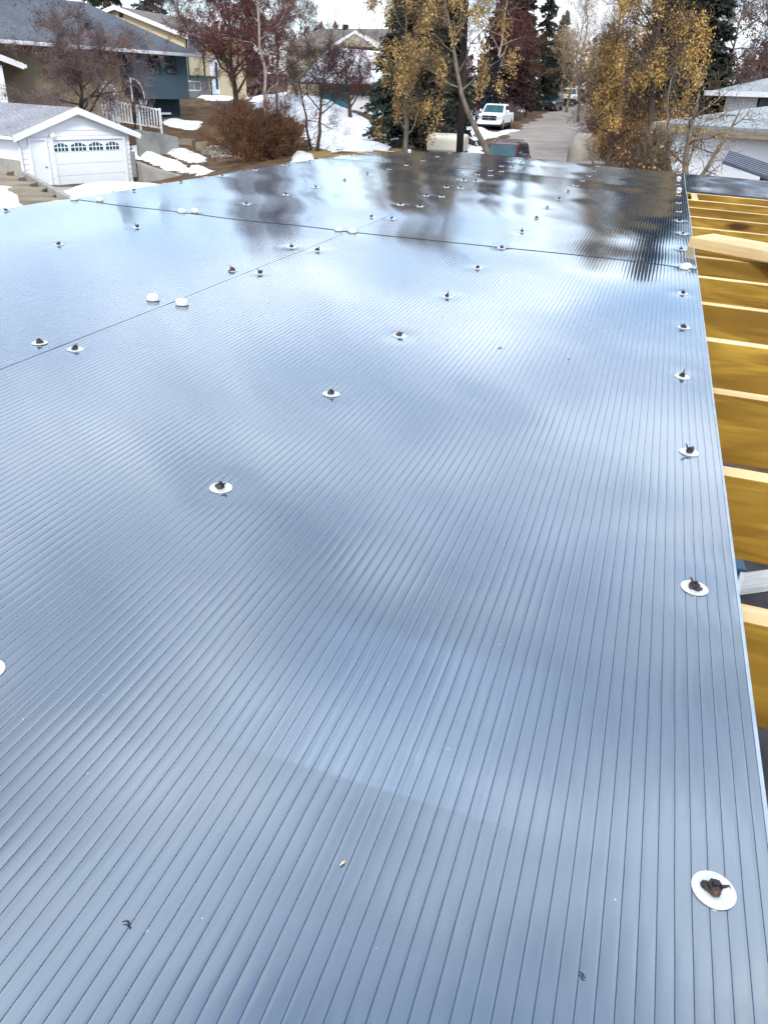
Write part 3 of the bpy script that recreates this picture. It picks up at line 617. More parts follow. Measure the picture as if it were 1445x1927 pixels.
# propped dark ribbed panel beyond the short sheet
def propped_panel():
    P = [np.array(at(*q)) for q in ((1372, 283, 7.6), (1441, 306, 7.2), (1421, 344, 6.75), (1359, 303, 7.2))]
    ex = P[1] - P[0]; ey = P[3] - P[0]; n = unit(np.cross(ey, ex)); n = n if n[2] > 0 else -n
    root = empty('ribbed_panel', Matrix.Translation(Vector(P[3].tolist())))
    P = [p - P[3] for p in P]; P[1] = P[0] + ex * 2.2; P[2] = P[3] + ex * 2.2
    MB().prism([P[0], P[1], P[2], P[3]], -n * 0.02).build('panel_face', 'panel_steel', root)
    for i in range(7):
        t = (i + 0.5) / 7; a = P[0] * (1 - t) + P[3] * t; w = (P[3] - P[0]) * 0.025
        MB().prism([a - w, a + w, a + w + ex * 2.19, a - w + ex * 2.19], n * 0.006).build('rib', 'panel_steel', root)
    s = unit(P[3] - P[0])
    MB().prism([P[0] + ex * 1.0 - n * .02 + s * .004, P[1] - n * .02, P[2] - n * .02, P[3] + ex * 1.0 - n * .02 - s * .004], (0, 0, -0.34)).build('backing_box', 'black_plastic', root)
    return tag(root, 'dark ribbed panel propped at a slant above the short sheet', 'panel')
propped_panel()
#@@PART2
# things below, seen through the gaps between the rafters
def down_to(px, py, z):
    d = wdir(px, py); return EYE + d * ((z - EYE[2]) / d[2])
g = down_to(1409, 1066, 0.40)
root = empty('storage_bin', place((g[0] - 0.24, g[1] + 0.20, 0.035), 12))
MB().prism([(-0.22, -0.17, 0), (0.22, -0.17, 0), (0.24, 0.19, 0), (-0.24, 0.19, 0)], (0, 0, 0.34)).build('bin_body', 'blue_plastic', root, bevel=0.01)
MB().box(-0.25, 0.25, -0.20, 0.20, 0.341, 0.365).build('lid', 'blue_plastic', root, bevel=0.006)
MB().box(0.215, 0.248, -0.205, -0.172, 0.0, 0.34).build('corner_clip', 'white_paint', root)
tag(root, 'blue storage bin with a white corner below the roof, seen between two rafters', 'bin')
g = down_to(1414, 1094, 0.08)
o = MB().box(-0.34, 0.30, -0.10, 0.10, 0, 0.05).build('offcut_board', 'board_grey', mw=place((g[0] - 0.05, g[1], 0.035), -16))
tag(o, 'weathered grey board on the dark ground, seen between two rafters', 'board')

# ------------------------------------------------------------------ roads, paths and snow
road_px = [(885, 302), (905, 285), (930, 268), (962, 246), (1000, 226), (1040, 208), (1062, 196), (1078, 190), (1100, 191), (1112, 202), (1118, 225), (1128, 262), (1140, 300), (1150, 330)]
struct(patch('road', road_px, 'asphalt', 0.03, 0.35, 0.5))
struct(patch('driveway', [(740, 232), (800, 248), (806, 262), (800, 275), (775, 282), (745, 275), (768, 262), (735, 246)], 'concrete', 0.03, 0.2, 0.3))
struct(patch('front_yard_grass', [(560, 300), (590, 272), (640, 290), (720, 285), (772, 268), (780, 285), (700, 300)], 'grass_gold', 0.04, 0.4, 0.3))
struct(patch('garage_apron', [(0, 420), (60, 350), (130, 352), (250, 338), (262, 350), (250, 370), (120, 395)], 'concrete', 0.03, 0.3, 0.35))
snow = [('snow_bank', [(478, 182), (520, 176), (545, 165), (585, 172), (640, 200), (690, 222), (735, 248), (756, 262), (745, 272), (690, 286), (625, 290), (600, 282), (570, 235), (520, 215), (478, 200)], 0.28, 1.2, 'snow'),
        ('snow_drift', [(548, 288), (575, 285), (600, 296), (590, 310), (548, 310)], 0.18, 0.5, 'snow_old'),
        ('snow_apron', [(95, 364), (130, 352), (180, 348), (250, 343), (310, 345), (300, 362), (180, 390), (100, 385)], 0.10, 0.6, 'snow'),
        ('snow_yard', [(-90, 320), (-20, 330), (10, 340), (45, 356), (78, 374), (70, 400), (-90, 430)], 0.25, 0.8, 'snow'),
        ('snow_ledge', [(248, 272), (290, 290), (340, 303), (405, 322), (380, 332), (330, 326), (275, 306), (248, 298)], 0.30, 0.5, 'snow'),
        ('snow_terrace', [(256, 262), (300, 270), (345, 284), (392, 298), (385, 305), (330, 296), (270, 280)], 0.25, 0.4, 'snow_old'),
        ('snow_lawn', [(300, 224), (350, 228), (385, 229), (378, 248), (345, 244), (305, 236)], 0.15, 0.5, 'snow'),
        ('snow_doorstep', [(370, 184), (420, 180), (470, 184), (440, 190), (390, 190)], 0.2, 0.6, 'snow'),
        ('snow_verge', [(880, 205), (905, 212), (900, 240), (930, 250), (980, 240), (985, 246), (950, 256), (890, 268), (872, 250)], 0.15, 0.6, 'snow'),
        ('snow_slope', [(940, 152), (975, 162), (1020, 178), (1062, 192), (1050, 200), (1010, 204), (985, 212), (958, 206), (965, 190)], 0.35, 0.8, 'snow'),
        ('snow_garden', [(800, 190), (858, 200), (856, 245), (800, 232)], 0.2, 0.8, 'snow'),
        ('snow_curb', [(860, 268), (905, 268), (925, 300), (870, 300)], 0.12, 0.5, 'snow'),
        ('snow_side_yard', [(1150, 250), (1215, 240), (1290, 262), (1300, 330), (1200, 330), (1165, 290)], 0.15, 0.8, 'snow_old')]
for n, p, t, e, m in snow: stuff(patch(n, p, m, t, e, 0.25, 0.05))

# ------------------------------------------------------------------ buildings
class Wall:
    """a vertical wall plane: origin, direction along it; pixel -> (s, z)"""
    def __init__(s, A, B):
        s.A = np.array([A[0], A[1]]); d = np.array([B[0] - A[0], B[1] - A[1]]); s.L = float(np.hypot(*d)); s.ex = d / s.L
        s.az = math.degrees(math.atan2(-s.ex[1], s.ex[0]))           # rotation for place()
        s.n = np.array([-s.ex[1], s.ex[0]])                           # away from the viewer
    def px(s, px, py, off=0.0):
        d = wdir(px, py); A = s.A + s.n * off
        t = ((A - EYE[:2]) @ s.n) / (d[:2] @ s.n); q = EYE + d * t
        return float((q[:2] - A) @ s.ex), float(q[2])
    def root(s, name, z): return empty(name, place((s.A[0], s.A[1], z), s.az))
def gable_wall_pts(L, zb, ze, zr): return [(0, 0, zb), (L, 0, zb), (L, 0, ze), (L / 2, 0, zr), (0, 0, ze)]
def window(parent, x0, x1, z0, z1, y=0.0, frame='white_paint', glass='window_glass', mull=1, depth=0.05, fw=0.05, axis='x', name='window'):
    """frame and glass pane as a part with sub-parts; axis x: in the wall y=const"""
    def bx(b, a0, a1, c0, c1, d0, d1):
        return b.box(a0, a1, d0, d1, c0, c1) if axis == 'x' else b.box(d0, d1, a0, a1, c0, c1)
    s = -1 if axis == 'x' else 1
    def dd(a, c): return (y + s * c, y + s * a) if s < 0 else (y + a, y + c)
    b = MB(); f0, f1 = dd(-0.02, depth)
    bx(b, x0, x1, z0, z0 + fw, f0, f1); bx(b, x0, x1, z1 - fw, z1, f0, f1); bx(b, x0, x0 + fw, z0 + fw, z1 - fw, f0, f1); bx(b, x1 - fw, x1, z0 + fw, z1 - fw, f0, f1)
    for i in range(mull):
        c = x0 + (x1 - x0) * (i + 1) / (mull + 1); bx(b, c - fw * 0.4, c + fw * 0.4, z0 + fw, z1 - fw, *dd(-0.02, depth * 0.9))
    w = b.build(name, frame, parent)
    p0, p1 = dd(-0.01, depth * 0.35); bx(MB(), 0, 0, 0, 0, 0, 0)
    b = MB(); bx(b, x0 + fw, x1 - fw, z0 + fw, z1 - fw, p0, p1); b.build('pane', glass, w)
    return w
def roof_slab(parent, quad, th, mat, name='roof'):
    q = [np.asarray(p, float) for p in quad]; n = unit(np.cross(q[1] - q[0], q[3] - q[0])); n = n if n[2] > 0 else -n
    return MB().prism(q, n * th).build(name, mat, parent)

# --- white garage
A, B = at(41, 300, 39.0), at(247, 300, 44.0)
W = Wall(A, B); zb = -1.55; L = W.L
ze = W.px(60, 253)[1] - zb; zr = W.px(156, 208)[1] - zb; D = 6.6
root = W.root('garage', zb)
b = MB()                                            # lap siding: every board leans out a little
nb = int((ze) / 0.19)
def clipx(z):
    if z <= ze: return 0.0, L
    t = (z - ze) / (zr - ze) * L / 2; return t, L - t
z = 0.0
while z < zr - 0.05:
    z2 = min(z + 0.23, zr - 0.01); a0, a1 = clipx(z); c0, c1 = clipx(z2)
    b.poly([(a0, -0.035, z), (a1, -0.035, z), (c1, 0, z2), (c0, 0, z2)]); b.poly([(a0, 0, z), (a1, 0, z), (a1, -0.035, z), (a0, -0.035, z)])
    if z < ze - 0.1:
        b.poly([(-0.022, D, z), (-0.022, 0, z), (0, 0, z2), (0, D, z2)]); b.poly([(0, D, z), (0, 0, z), (-0.022, 0, z), (-0.022, D, z)])
        b.poly([(L + 0.022, 0, z), (L + 0.022, D, z), (L, D, z2), (L, 0, z2)])
    z = z2
b.box(0.01, L - 0.01, 0.02, D, 0, ze); b.poly([(0, D, ze), (L, D, ze), (L / 2, D, zr)])
b.build('wall', 'white_siding', root)
ov, eo, th = 0.35, 0.45, 0.12; sl = (zr - ze) / (L / 2)
for sgn, x0 in ((-1, -eo), (1, L + eo)):
    zz = ze - sl * eo
    roof_slab(root, [(x0, -ov, zz), (L / 2, -ov, zr + 0.02), (L / 2, D + ov, zr + 0.02), (x0, D + ov, zz)], th, 'shingle_grey')
    MB().prism([(x0, -ov - 0.03, zz - 0.14), (x0, -ov - 0.03, zz + th + 0.01), (L / 2, -ov - 0.03, zr + th + 0.05), (L / 2, -ov - 0.03, zr - 0.14)], (0, 0.028, 0)).build('rake_board', 'white_paint', root)
    MB().box(min(x0, x0 + sgn * 0.1), max(x0, x0 + sgn * 0.1), -ov, D + ov, zz - 0.05, zz + 0.09).build('gutter', 'white_paint', root, bevel=0.02)
g0, g1 = W.px(98, 268)[0], W.px(229, 262)[0]; gt = W.px(165, 262)[1] - zb
gd = MB().box(g0, g1, -0.040, 0.02, 0.02, gt).build('garage_door', 'door_white', root)
for i in range(4):
    zz0, zz1 = 0.03 + (gt - 0.04) * i / 4, (gt - 0.04) * (i + 1) / 4 + 0.012
    MB().box(g0 + 0.03, g1 - 0.03, -0.062, -0.0455, zz0, zz1).build('panel', 'door_white', gd, bevel=0.008)
for i in range(4):
    wx0, wx1 = [(100, 126), (132, 160), (166, 192), (198, 222)][i]; a = W.px(wx0, 272)[0]; c = W.px(wx1, 272)[0]; zt = gt - 0.13; zl = zt - 0.36
    arc = [(a, -0.072, zl), (c, -0.072, zl)] + [(c + (a - c) * t, -0.072, zt - 0.12 + 0.12 * math.sin(math.pi * t)) for t in np.linspace(0, 1, 9)]
    w = MB().prism(arc, (0, 0.012, 0)).build('window', 'glass_teal', gd)
    b = MB()
    for k in range(1, 4): q = a + (c - a) * k / 4; b.box(q - 0.02, q + 0.02, -0.082, -0.0725, zl, zt - 0.12 + 0.12 * math.sin(math.pi * k / 4))
    b.box(a, c, -0.084, -0.0727, (zl + zt) / 2 - 0.03, (zl + zt) / 2 + 0.01); b.build('muntin', 'white_paint', w)
b = MB().box(g0 - 0.12, g0 - 0.003, -0.13, 0.0, 0, gt + 0.10).box(g1 + 0.003, g1 + 0.12, -0.13, 0.0, 0, gt + 0.10).box(g0 - 0.002, g1 + 0.002, -0.13, 0.0, gt + 0.003, gt + 0.1); b.build('door_casing', 'white_paint', root)
d0, d1 = W.px(60, 300)[0], W.px(88, 300)[0]; dt = W.px(72, 264)[1] - zb
dr = MB().box(d0, d1, -0.05, 0.01, 0.03, dt).build('side_door', 'door_white', root)
MB().tube([(d1 - 0.09, -0.05, 0.98), (d1 - 0.09, -0.11, 0.98)], 0.03).build('handle', 'black_plastic', dr)
MB().box(d0 - 0.09, d0 - 0.004, -0.12, 0, 0, dt + 0.09).box(d1 + 0.004, d1 + 0.09, -0.12, 0, 0, dt + 0.09).box(d0 - 0.003, d1 + 0.003, -0.12, 0, dt + 0.004, dt + 0.09).build('side_door_casing', 'white_paint', root)
lx, lz = W.px(97, 256); lz -= zb
MB().box(lx - 0.12, lx + 0.12, -0.16, -0.03, lz - 0.1, lz + 0.1).tube([(lx, -0.1, lz), (lx - 0.12, -0.3, lz + 0.06)], [0.05, 0.09], 10).build('floodlight', 'white_paint', root)
MB().tube([(-eo + 0.1, -0.15, ze - 0.2), (-0.06, -0.10, ze - 0.55), (-0.06, -0.09, 0.5), (0.05, -0.2, 0.25), (1.5, -2.4, 0.12)], 0.055, 8).build('downspout', 'white_paint', root)
MB().box(L - 0.06, L + 0.05, -0.3, -0.05, 0.3, 1.5).build('corner_post', 'concrete_grey', root)
MB().box(-0.075, -0.03, 0.0, D, -0.1, 1.3).build('foundation', 'concrete', root)
tag(root, 'small white sided garage with grey shingle roof and arched door windows', 'garage')

# --- slate-blue house with the tan rear wing
A, B = at(-8, 150, 52.5), at(345, 150, 66.0); W = Wall(A, B); zb = 0.4; L = W.L
root = W.root('blue_house', zb)
ze = W.px(300, 97)[1] - zb; sB = W.px(242, 140)[0]; zo = W.px(300, 186)[1] - zb; D = 10.0
MB().box(0, sB - 0.002, 0, D, -0.5, ze).build('tan_wall', 'tan_stucco', root)
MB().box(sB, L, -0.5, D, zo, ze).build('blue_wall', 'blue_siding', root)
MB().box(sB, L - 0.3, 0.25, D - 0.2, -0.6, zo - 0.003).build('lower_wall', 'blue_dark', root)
for a, c in ((268, 289), (301, 320)):
    x0, zt = W.px(a, 102); x1, _ = W.px(c, 102); z1 = W.px(a, 102)[1] - zb; z0 = W.px(a, 138)[1] - zb
    window(root, x0, x1, z0, z1, -0.5, 'blue_dark', 'window_glass', 1, 0.06, 0.05)
x0, x1 = W.px(238, 120)[0] - 0.6, W.px(245, 120)[0]
MB().box(x0, x1 - 0.25, -0.04, -0.003, zo + 0.2, ze - 0.2).build('dark_door', 'blue_dark', root)
eo = 0.75; zz = ze - 0.05; zrd = 2.9; hx = D / 2
c = [(-eo - 1, -eo - 0.5, zz), (L + eo, -eo - 0.5, zz), (L + eo, D + eo, zz), (-eo - 1, D + eo, zz)]; r0, r1 = (3.6, hx, zz + zrd), (L - hx + 1.0, hx, zz + zrd)
b = MB()
for q in ([c[0], c[1], r1, r0], [c[2], c[3], r0, r1]): b.poly(q)
b.poly([c[1], c[2], r1]); b.poly([c[3], c[0], r0]); b.poly([c[3], c[2], c[1], c[0]])
b.build('roof', 'shingle_blue', root)
MB().box(-eo - 1, L + eo, -eo - 0.63, -eo - 0.505, zz - 0.18, zz + 0.02).build('gutter', 'white_paint', root, bevel=0.02)
MB().box(L + eo + 0.003, L + eo + 0.05, -eo - 0.5, D + eo, zz - 0.16, zz + 0.02).build('fascia', 'white_paint', root)
vx = 4.4
MB().lathe([(0.12, 0), (0.12, 0.35), (0.2, 0.36), (0.2, 0.5), (0.05, 0.56)], (vx, hx - 0.8, zz + zrd - 0.6), 10).build('roof_vent', 'white_paint', root)
MB().tube([(6.2, hx - 0.6, zz + zrd - 0.5), (6.2, hx - 0.6, zz + zrd + 1.6)], 0.05).build('vent_pipe', 'black_plastic', root)
mx_, mz = W.px(317, 214); MB().box(mx_ - 0.5, mx_ + 0.4, 0.1, 0.245, mz - zb - 0.06, mz - zb + 0.08).build('wall_plaque', 'white_paint', root)
tag(root, 'slate-blue house with tan rear wall and low hipped shingle roof', 'house')

# --- cream house behind it
A, B = at(112, 62, 82.5), at(345, 62, 79.5); W = Wall(A, B); zb = at(400, 178, 84)[2] - 0.5; L = W.L; D = 13.0
root = W.root('cream_house', zb)
ze = W.px(345, 66)[1] - zb; zr = W.px(229, 16)[1] - zb
MB().prism(gable_wall_pts(L, -2, ze, zr), (0, D, 0)).build('wall', 'cream_stucco', root)
eo, ov, th = 0.7, 0.5, 0.14; sl = (zr - ze) / (L / 2)
for sgn, x0 in ((-1, -eo), (1, L + eo)):
    zz = ze - sl * eo
    roof_slab(root, [(x0, -ov, zz + .02), (L / 2, -ov, zr + 0.04), (L / 2, D + ov, zr + 0.04), (x0, D + ov, zz + .02)], th, 'shingle_brown')
    MB().prism([(x0, -ov - 0.04, zz - 0.12), (x0, -ov - 0.04, zz + th + 0.06), (L / 2, -ov - 0.04, zr + th + 0.08), (L / 2, -ov - 0.04, zr - 0.12)], (0, 0.035, 0)).build('rake_board', 'white_paint', root)
vx0, vz0 = W.px(229, 33); MB().box(vx0 - 0.2, vx0 + 0.22, -0.03, -0.004, vz0 - zb, vz0 - zb + 0.75).build('gable_vent', 'black_plastic', root)
# its side wall, seen in profile, with windows and a white door
S = Wall(W.A + W.ex * L, W.A + W.ex * L + W.n * D)
def sp(px, py): s, z = S.px(px, py); return s, z - zb
s0, s1 = sp(353, 90)[0], sp(380, 90)[0]; window(root, s0, s1, sp(366, 100)[1], sp(366, 74)[1], L, 'white_paint', 'window_glass', 1, 0.07, 0.09, 'y')
s0, s1 = sp(353, 165)[0], sp(377, 165)[0]; window(root, s0, s1, sp(366, 171)[1], sp(366, 152)[1], L, 'white_paint', 'window_glass', 1, 0.07, 0.09, 'y', 'lower_window')
s0, s1 = sp(396, 140)[0], sp(411, 140)[0]
dr = MB().box(L + 0.002, L + 0.07, s0, s1, sp(403, 177)[1], sp(403, 112)[1]).build('front_door', 'white_paint', root)
MB().box(L + 0.071, L + 0.085, s0 + (s1 - s0) * 0.55, s0 + (s1 - s0) * 0.85, sp(403, 168)[1], sp(403, 117)[1]).build('door_light', 'glass_teal', dr)
s0, s1 = sp(346, 160)[0], sp(393, 160)[0]
MB().box(L + 0.001, L + 0.05, max(s0, 0.2), s1, -2, sp(366, 146)[1]).build('lower_cladding', 'concrete_grey', root)
MB().box(L + 0.003, L + 1.0, sp(355, 145)[0], sp(392, 145)[0], sp(366, 147)[1], sp(366, 142)[1]).build('awning', 'green_dark', root)
for a in (353, 383, 394):
    s = sp(a, 120)[0]; MB().box(L + 0.004, L + 0.1, s, s + 0.12, sp(a, 150)[1] if a < 390 else -1.0, sp(a, 72 if a < 390 else 146)[1]).build('trim_board', 'green_dark', root)
tag(root, 'cream stucco house with white-trimmed gable and brown roof', 'house')

# --- far house on the skyline
A, B = at(540, 95, 112), at(702, 96, 106); W = Wall(A, B); zb = W.px(620, 130)[1]; L = W.L; D = 9
root = W.root('hilltop_house', zb); ze = W.px(620, 96)[1] - zb; zr = W.px(620, 56)[1] - zb + 0.4
MB().box(0, L, 0, D, -4, ze).build('wall', 'beige_stucco', root)
b = MB(); q = [(-0.6, -0.7, ze), (L + 0.6, -0.7, ze), (L + 0.6, D + 0.7, ze), (-0.6, D + 0.7, ze)]; r0, r1 = (1.8, D / 2, zr), (L - 0.2, D / 2, zr)
b.poly([q[0], q[1], r1, r0]); b.poly([q[2], q[3], r0, r1]); b.poly([q[1], q[2], r1]); b.poly([q[3], q[0], r0]); b.poly(q[::-1]); b.build('roof', 'shingle_brown', root)
x0 = W.px(648, 90)[0]; xr = W.px(690, 72)[0]; za = W.px(648, 88)[1] - zb; zt = W.px(690, 66)[1] - zb
MB().prism([(x0, -2.5, za - 0.1), (2 * xr - x0, -2.5, za - 0.1), (xr, -2.5, zt)], (0, 2.4, 0)).build('porch_gable', 'beige_stucco', root)
for e in (x0, 2 * xr - x0):
    MB().prism([(e, -2.62, za - 0.25), (e, -2.62, za + 0.12), (xr, -2.62, zt + 0.3), (xr, -2.62, zt)], (0, 0.1, 0)).build('rake_board', 'white_paint', root)
MB().box(L * 0.44, L * 0.44 + 0.5, D / 2 - 0.3, D / 2 + 0.3, zr - 0.2, zr + 0.45).build('chimney', 'black_plastic', root)
tag(root, 'distant house with long brown roof on the skyline', 'house')

# --- teal house behind the snow bank
A, B = at(600, 200, 74), at(740, 225, 71); W = Wall(A, B); zb = at(718, 232, 71.5)[2]; L = W.L; D = 8
root = W.root('teal_house', zb); ze = W.px(700, 160)[1] - zb
MB().box(0, L, 0, D, -2, ze).build('wall', 'teal_paint', root)
q = [(-1.4, -1.2, ze - 0.1), (L + 0.8, -1.2, ze - 0.1), (L + 0.8, D + 0.8, ze + 0.3), (-1.4, D + 0.8, ze + 0.3)]; r0, r1 = (-1.4, D / 2, ze + 2.7), (L * 0.72, D / 2, ze + 2.3)
b = MB(); b.poly([q[0], q[1], r1, r0]); b.poly([q[2], q[3], r0, r1]); b.poly([q[1], q[2], r1]); b.poly([q[3], q[0], r0]); b.poly(q[::-1]); b.build('roof', 'teal_dark', root)
n_ = [np.array(p) for p in (q[0], q[1], r1, r0)]; c_ = sum(n_) / 4
MB().prism([c_ + (p - c_) * 0.93 + np.array([0, 0, 0.03]) for p in n_], (0, 0, 0.18)).build('roof_snow', 'snow', root)
x0, x1 = W.px(659, 200)[0], W.px(702, 200)[0]; zt = W.px(680, 180)[1] - zb
gd = MB().box(x0, x1, -0.06, -0.003, -0.2, zt).build('garage_door', 'white_paint', root)
for i in range(4): MB().box(x0 + 0.05, x1 - 0.05, -0.085, -0.0605, -0.1 + (zt) * i / 4, -0.1 + zt * (i + 0.9) / 4).build('panel', 'white_paint', gd)
x0, x1 = W.px(711, 200)[0], W.px(725, 200)[0]; zt = W.px(718, 174)[1] - zb
dr = MB().box(x0, x1, -0.07, -0.003, 0.0, zt).build('front_door', 'teal_dark', root); MB().box(x0 + 0.12, x1 - 0.12, -0.09, -0.071, 0.3, zt - 0.15).build('door_light', 'lamp_glass', dr)
tag(root, 'teal house with white garage door and snow-covered roof', 'house')

# --- white shed-roofed garage and house on the far right
A, B = at(1262, 270, 27.5), at(1500, 285, 24.0); W = Wall(A, B); zb = 0.2; L = W.L; D = 7
root = W.root('white_outbuilding', zb); ze = W.px(1350, 245)[1] - zb
MB().box(0, L, 0, D, -0.4, ze).build('wall', 'white_siding', root)
roof_slab(root, [(-0.45, -0.5, ze + 0.02), (L + 0.3, -0.5, ze + 0.02), (L + 0.3, D + 0.3, ze + 0.75), (-0.45, D + 0.3, ze + 0.75)], 0.10, 'shingle_pale')
MB().box(-0.45, L + 0.3, -0.56, -0.505, ze - 0.14, ze + 0.05).build('fascia', 'timber_weathered', root)
MB().tube([(-0.15, -0.15, ze - 0.1), (-0.15, -0.15, -0.3)], 0.06).build('downspout', 'white_paint', root)
tag(root, 'low white outbuilding with shallow pale shingle roof and brown fascia', 'outbuilding')
A, B = at(1362, 200, 44), at(1520, 205, 40); W = Wall(A, B); zb = 0.5; L = W.L; D = 9
root = W.root('white_house', zb); ze = W.px(1400, 175)[1] - zb; zr = W.px(1445, 125)[1] - zb + 0.5
MB().box(0, L, 0, D, -0.5, ze).build('wall', 'white_siding', root)
b = MB(); q = [(-0.7, -0.7, ze), (L + 0.6, -0.7, ze), (L + 0.6, D + 0.7, ze), (-0.7, D + 0.7, ze)]; r0, r1 = (3.2, D / 2, zr), (L - 0.2, D / 2, zr)
b.poly([q[0], q[1], r1, r0]); b.poly([q[2], q[3], r0, r1]); b.poly([q[1], q[2], r1]); b.poly([q[3], q[0], r0]); b.poly(q[::-1]); b.build('roof', 'shingle_pale', root)
MB().box(-0.72, L + 0.6, -0.8, -0.703, ze - 0.16, ze + 0.06).build('gutter', 'white_paint', root)
x0, x1 = W.px(1425, 195)[0], W.px(1470, 195)[0]
window(root, x0, x1, W.px(1430, 213)[1] - zb, W.px(1430, 182)[1] - zb, 0, 'black_plastic', 'glass_teal', 0, 0.06, 0.08)
MB().box(x0 - 0.1, x1, -0.5, -0.42, W.px(1430, 207)[1] - zb - 0.1, W.px(1430, 207)[1] - zb + 0.02).build('sill_rail', 'yellow_paint', root)
tag(root, 'white house with pale grey hipped roof rising behind the outbuilding', 'house')

# --- white eave of the neighbour at the left border
P0 = at(9, 150, 51.0)
root = empty('neighbour_house', place((P0[0], P0[1], 0), -24))
zt = at(9, 122, 51)[2]; xe = 1.15; rz_ = 0.62
MB().box(-8, 0, 0, 3.0, -1.5, zt - 0.02).build('wall', 'white_siding', root)
roof_slab(root, [(-8, -0.5, zt + rz_ * 9.15 * 0.55), (xe, -0.5, zt), (xe, 3.4, zt), (-8, 3.4, zt + rz_ * 9.15 * 0.55)], 0.10, 'shingle_grey')
MB().prism([(-8, -0.54, zt - 0.2 + rz_ * 9.15 * 0.55), (-8, -0.54, zt + 0.12 + rz_ * 9.15 * 0.55), (xe, -0.54, zt + 0.12), (xe, -0.54, zt - 0.2)], (0, 0.035, 0)).build('rake_board', 'white_paint', root)
MB().box(xe + 0.003, xe + 0.16, -0.6, 3.4, zt - 0.12, zt + 0.06).build('gutter', 'white_paint', root)
tag(root, 'white eave corner of a house behind the garage roof', 'house')

# ------------------------------------------------------------------ walls, steps, railings
def wall_run(name, pts, th, mat, label, cat, zdrop=1.2):
    """low wall: pts = (px, py_top, Y)"""
    P = [at(*p) for p in pts]; root = empty(name, Matrix.Translation(Vector([*P[0][:2], 0])))
    for a, c in zip(P[:-1], P[1:]):
        d = unit([c[0] - a[0], c[1] - a[1], 0]); n = np.array([-d[1], d[0], 0]) * th; o = np.array([P[0][0], P[0][1], 0])
        lo = min(a[2], c[2]) - zdrop; gap = d * 0.004
        MB().prism([np.array([a[0], a[1], lo]) - o + gap, np.array([c[0], c[1], lo]) - o - gap, c - o - gap, a - o + gap], n).build('section', mat, root, bevel=0.01)
    return tag(root, label, cat)
wall_run('retaining_wall', [(258, 243, 49), (300, 250, 50), (336, 258, 51)], 0.25, 'concrete_grey', 'grey concrete retaining wall below the white deck railing', 'retaining wall', 1.9)
wall_run('retaining_wall', [(250, 303, 44.4), (268, 310, 43.5), (300, 321, 42.8), (340, 331, 42.2), (410, 334, 42)], 0.3, 'concrete', 'tan concrete retaining wall beside the white garage, capped with snow', 'retaining wall', 1.8)
wall_run('stair_wall', [(40, 322, 33.0), (75, 342, 28.0), (104, 358, 24.5), (134, 374, 22.0)], 0.16, 'concrete', 'low sloping concrete wall beside the steps left of the garage', 'wall', 1.6)
sr = empty('garden_steps', Matrix.Translation(Vector(at(30, 340, 30).tolist())))
for i in range(6):
    q = at(0 + 21 * i, 322 + 10.5 * i, 31 - 1.6 * i) - at(30, 340, 30)
    MB().box(q[0] - 0.65, q[0] + 0.4, q[1] - 0.35, q[1] + 0.3, q[2] - 0.9, q[2]).build('step', 'timber_weathered', sr, bevel=0.015)
tag(sr, 'weathered timber garden steps descending left of the garage', 'steps')
sr = empty('front_steps', Matrix.Translation(Vector(at(420, 300, 48).tolist())))
for i in range(5):
    q = at(437 - 4.5 * i, 309 - 8.5 * i, 46.5 + 1.4 * i) - at(420, 300, 48)
    MB().box(q[0] - 0.85, q[0] + 0.55, q[1] - 0.35, q[1] + 0.75, q[2] - 0.6, q[2] - 0.02).build('step', 'concrete', sr, bevel=0.015)
tag(sr, 'concrete steps climbing the brown bank to the blue house', 'steps')
for i, (a, c, y, Y) in enumerate(((335, 362, 262, 54), (368, 390, 268, 52.5), (378, 408, 280, 50.5))):
    p, q = at(a, y, Y), at(c, y + 4, Y); root = empty('planter_box', place((p[0], p[1], 0), 6)); w = float(np.hypot(*(q - p)[:2])); z1 = p[2]
    z0 = z1 - 1.0
    for k in range(3): MB().box(0, w, 0, 0.08, z0 + 0.34 * k, z0 + 0.34 * k + 0.325).build('plank', 'timber_weathered', root, bevel=0.01)
    MB().box(0, 0.08, 0.083, 0.9, z0, z1).box(w - 0.08, w, 0.083, 0.9, z0, z1).box(0.0, w, 0.9, 0.98, z0, z1).build('frame', 'timber_weathered', root)
    MB().box(0.085, w - 0.085, 0.085, 0.895, z0, z1 - 0.08).build('soil', 'grass_dry', root)
    tag(root, 'weathered plank planter box, %s of three stepping down the bank' % ['highest', 'middle', 'lowest'][i], 'planter', 'planter boxes on the bank')
# white deck railing with posts and balusters
P0, P1 = at(220, 192, 52.0), at(302, 207, 53.5); d = P1 - P0; Lr = float(np.hypot(d[0], d[1])); azr = math.degrees(math.atan2(-d[1], d[0]))
root = empty('deck_railing', place((P0[0], P0[1], P0[2]), azr)); dz = d[2]
def rz(s): return dz * s / Lr
for h0, h1 in ((-0.05, 0.05), (-1.05, -0.97)):
    MB().prism([(0, -0.04, h0), (Lr, -0.04, h0 + dz), (Lr, -0.04, h1 + dz), (0, -0.04, h1)], (0, 0.08, 0)).build('rail', 'white_paint', root)
for i in range(15):
    s = Lr * (i + 0.5) / 15; MB().box(s - 0.035, s + 0.035, -0.03, 0.03, rz(s) - 0.968, rz(s) - 0.053).build('baluster', 'white_paint', root)
for s in (0, Lr * 0.5, Lr): MB().box(s - 0.06, s + 0.06, 0.042, 0.15, rz(s) - 1.3, rz(s) + 0.1).build('post', 'white_paint', root)
tag(root, 'white railing with square balusters on the deck above the garage', 'railing')
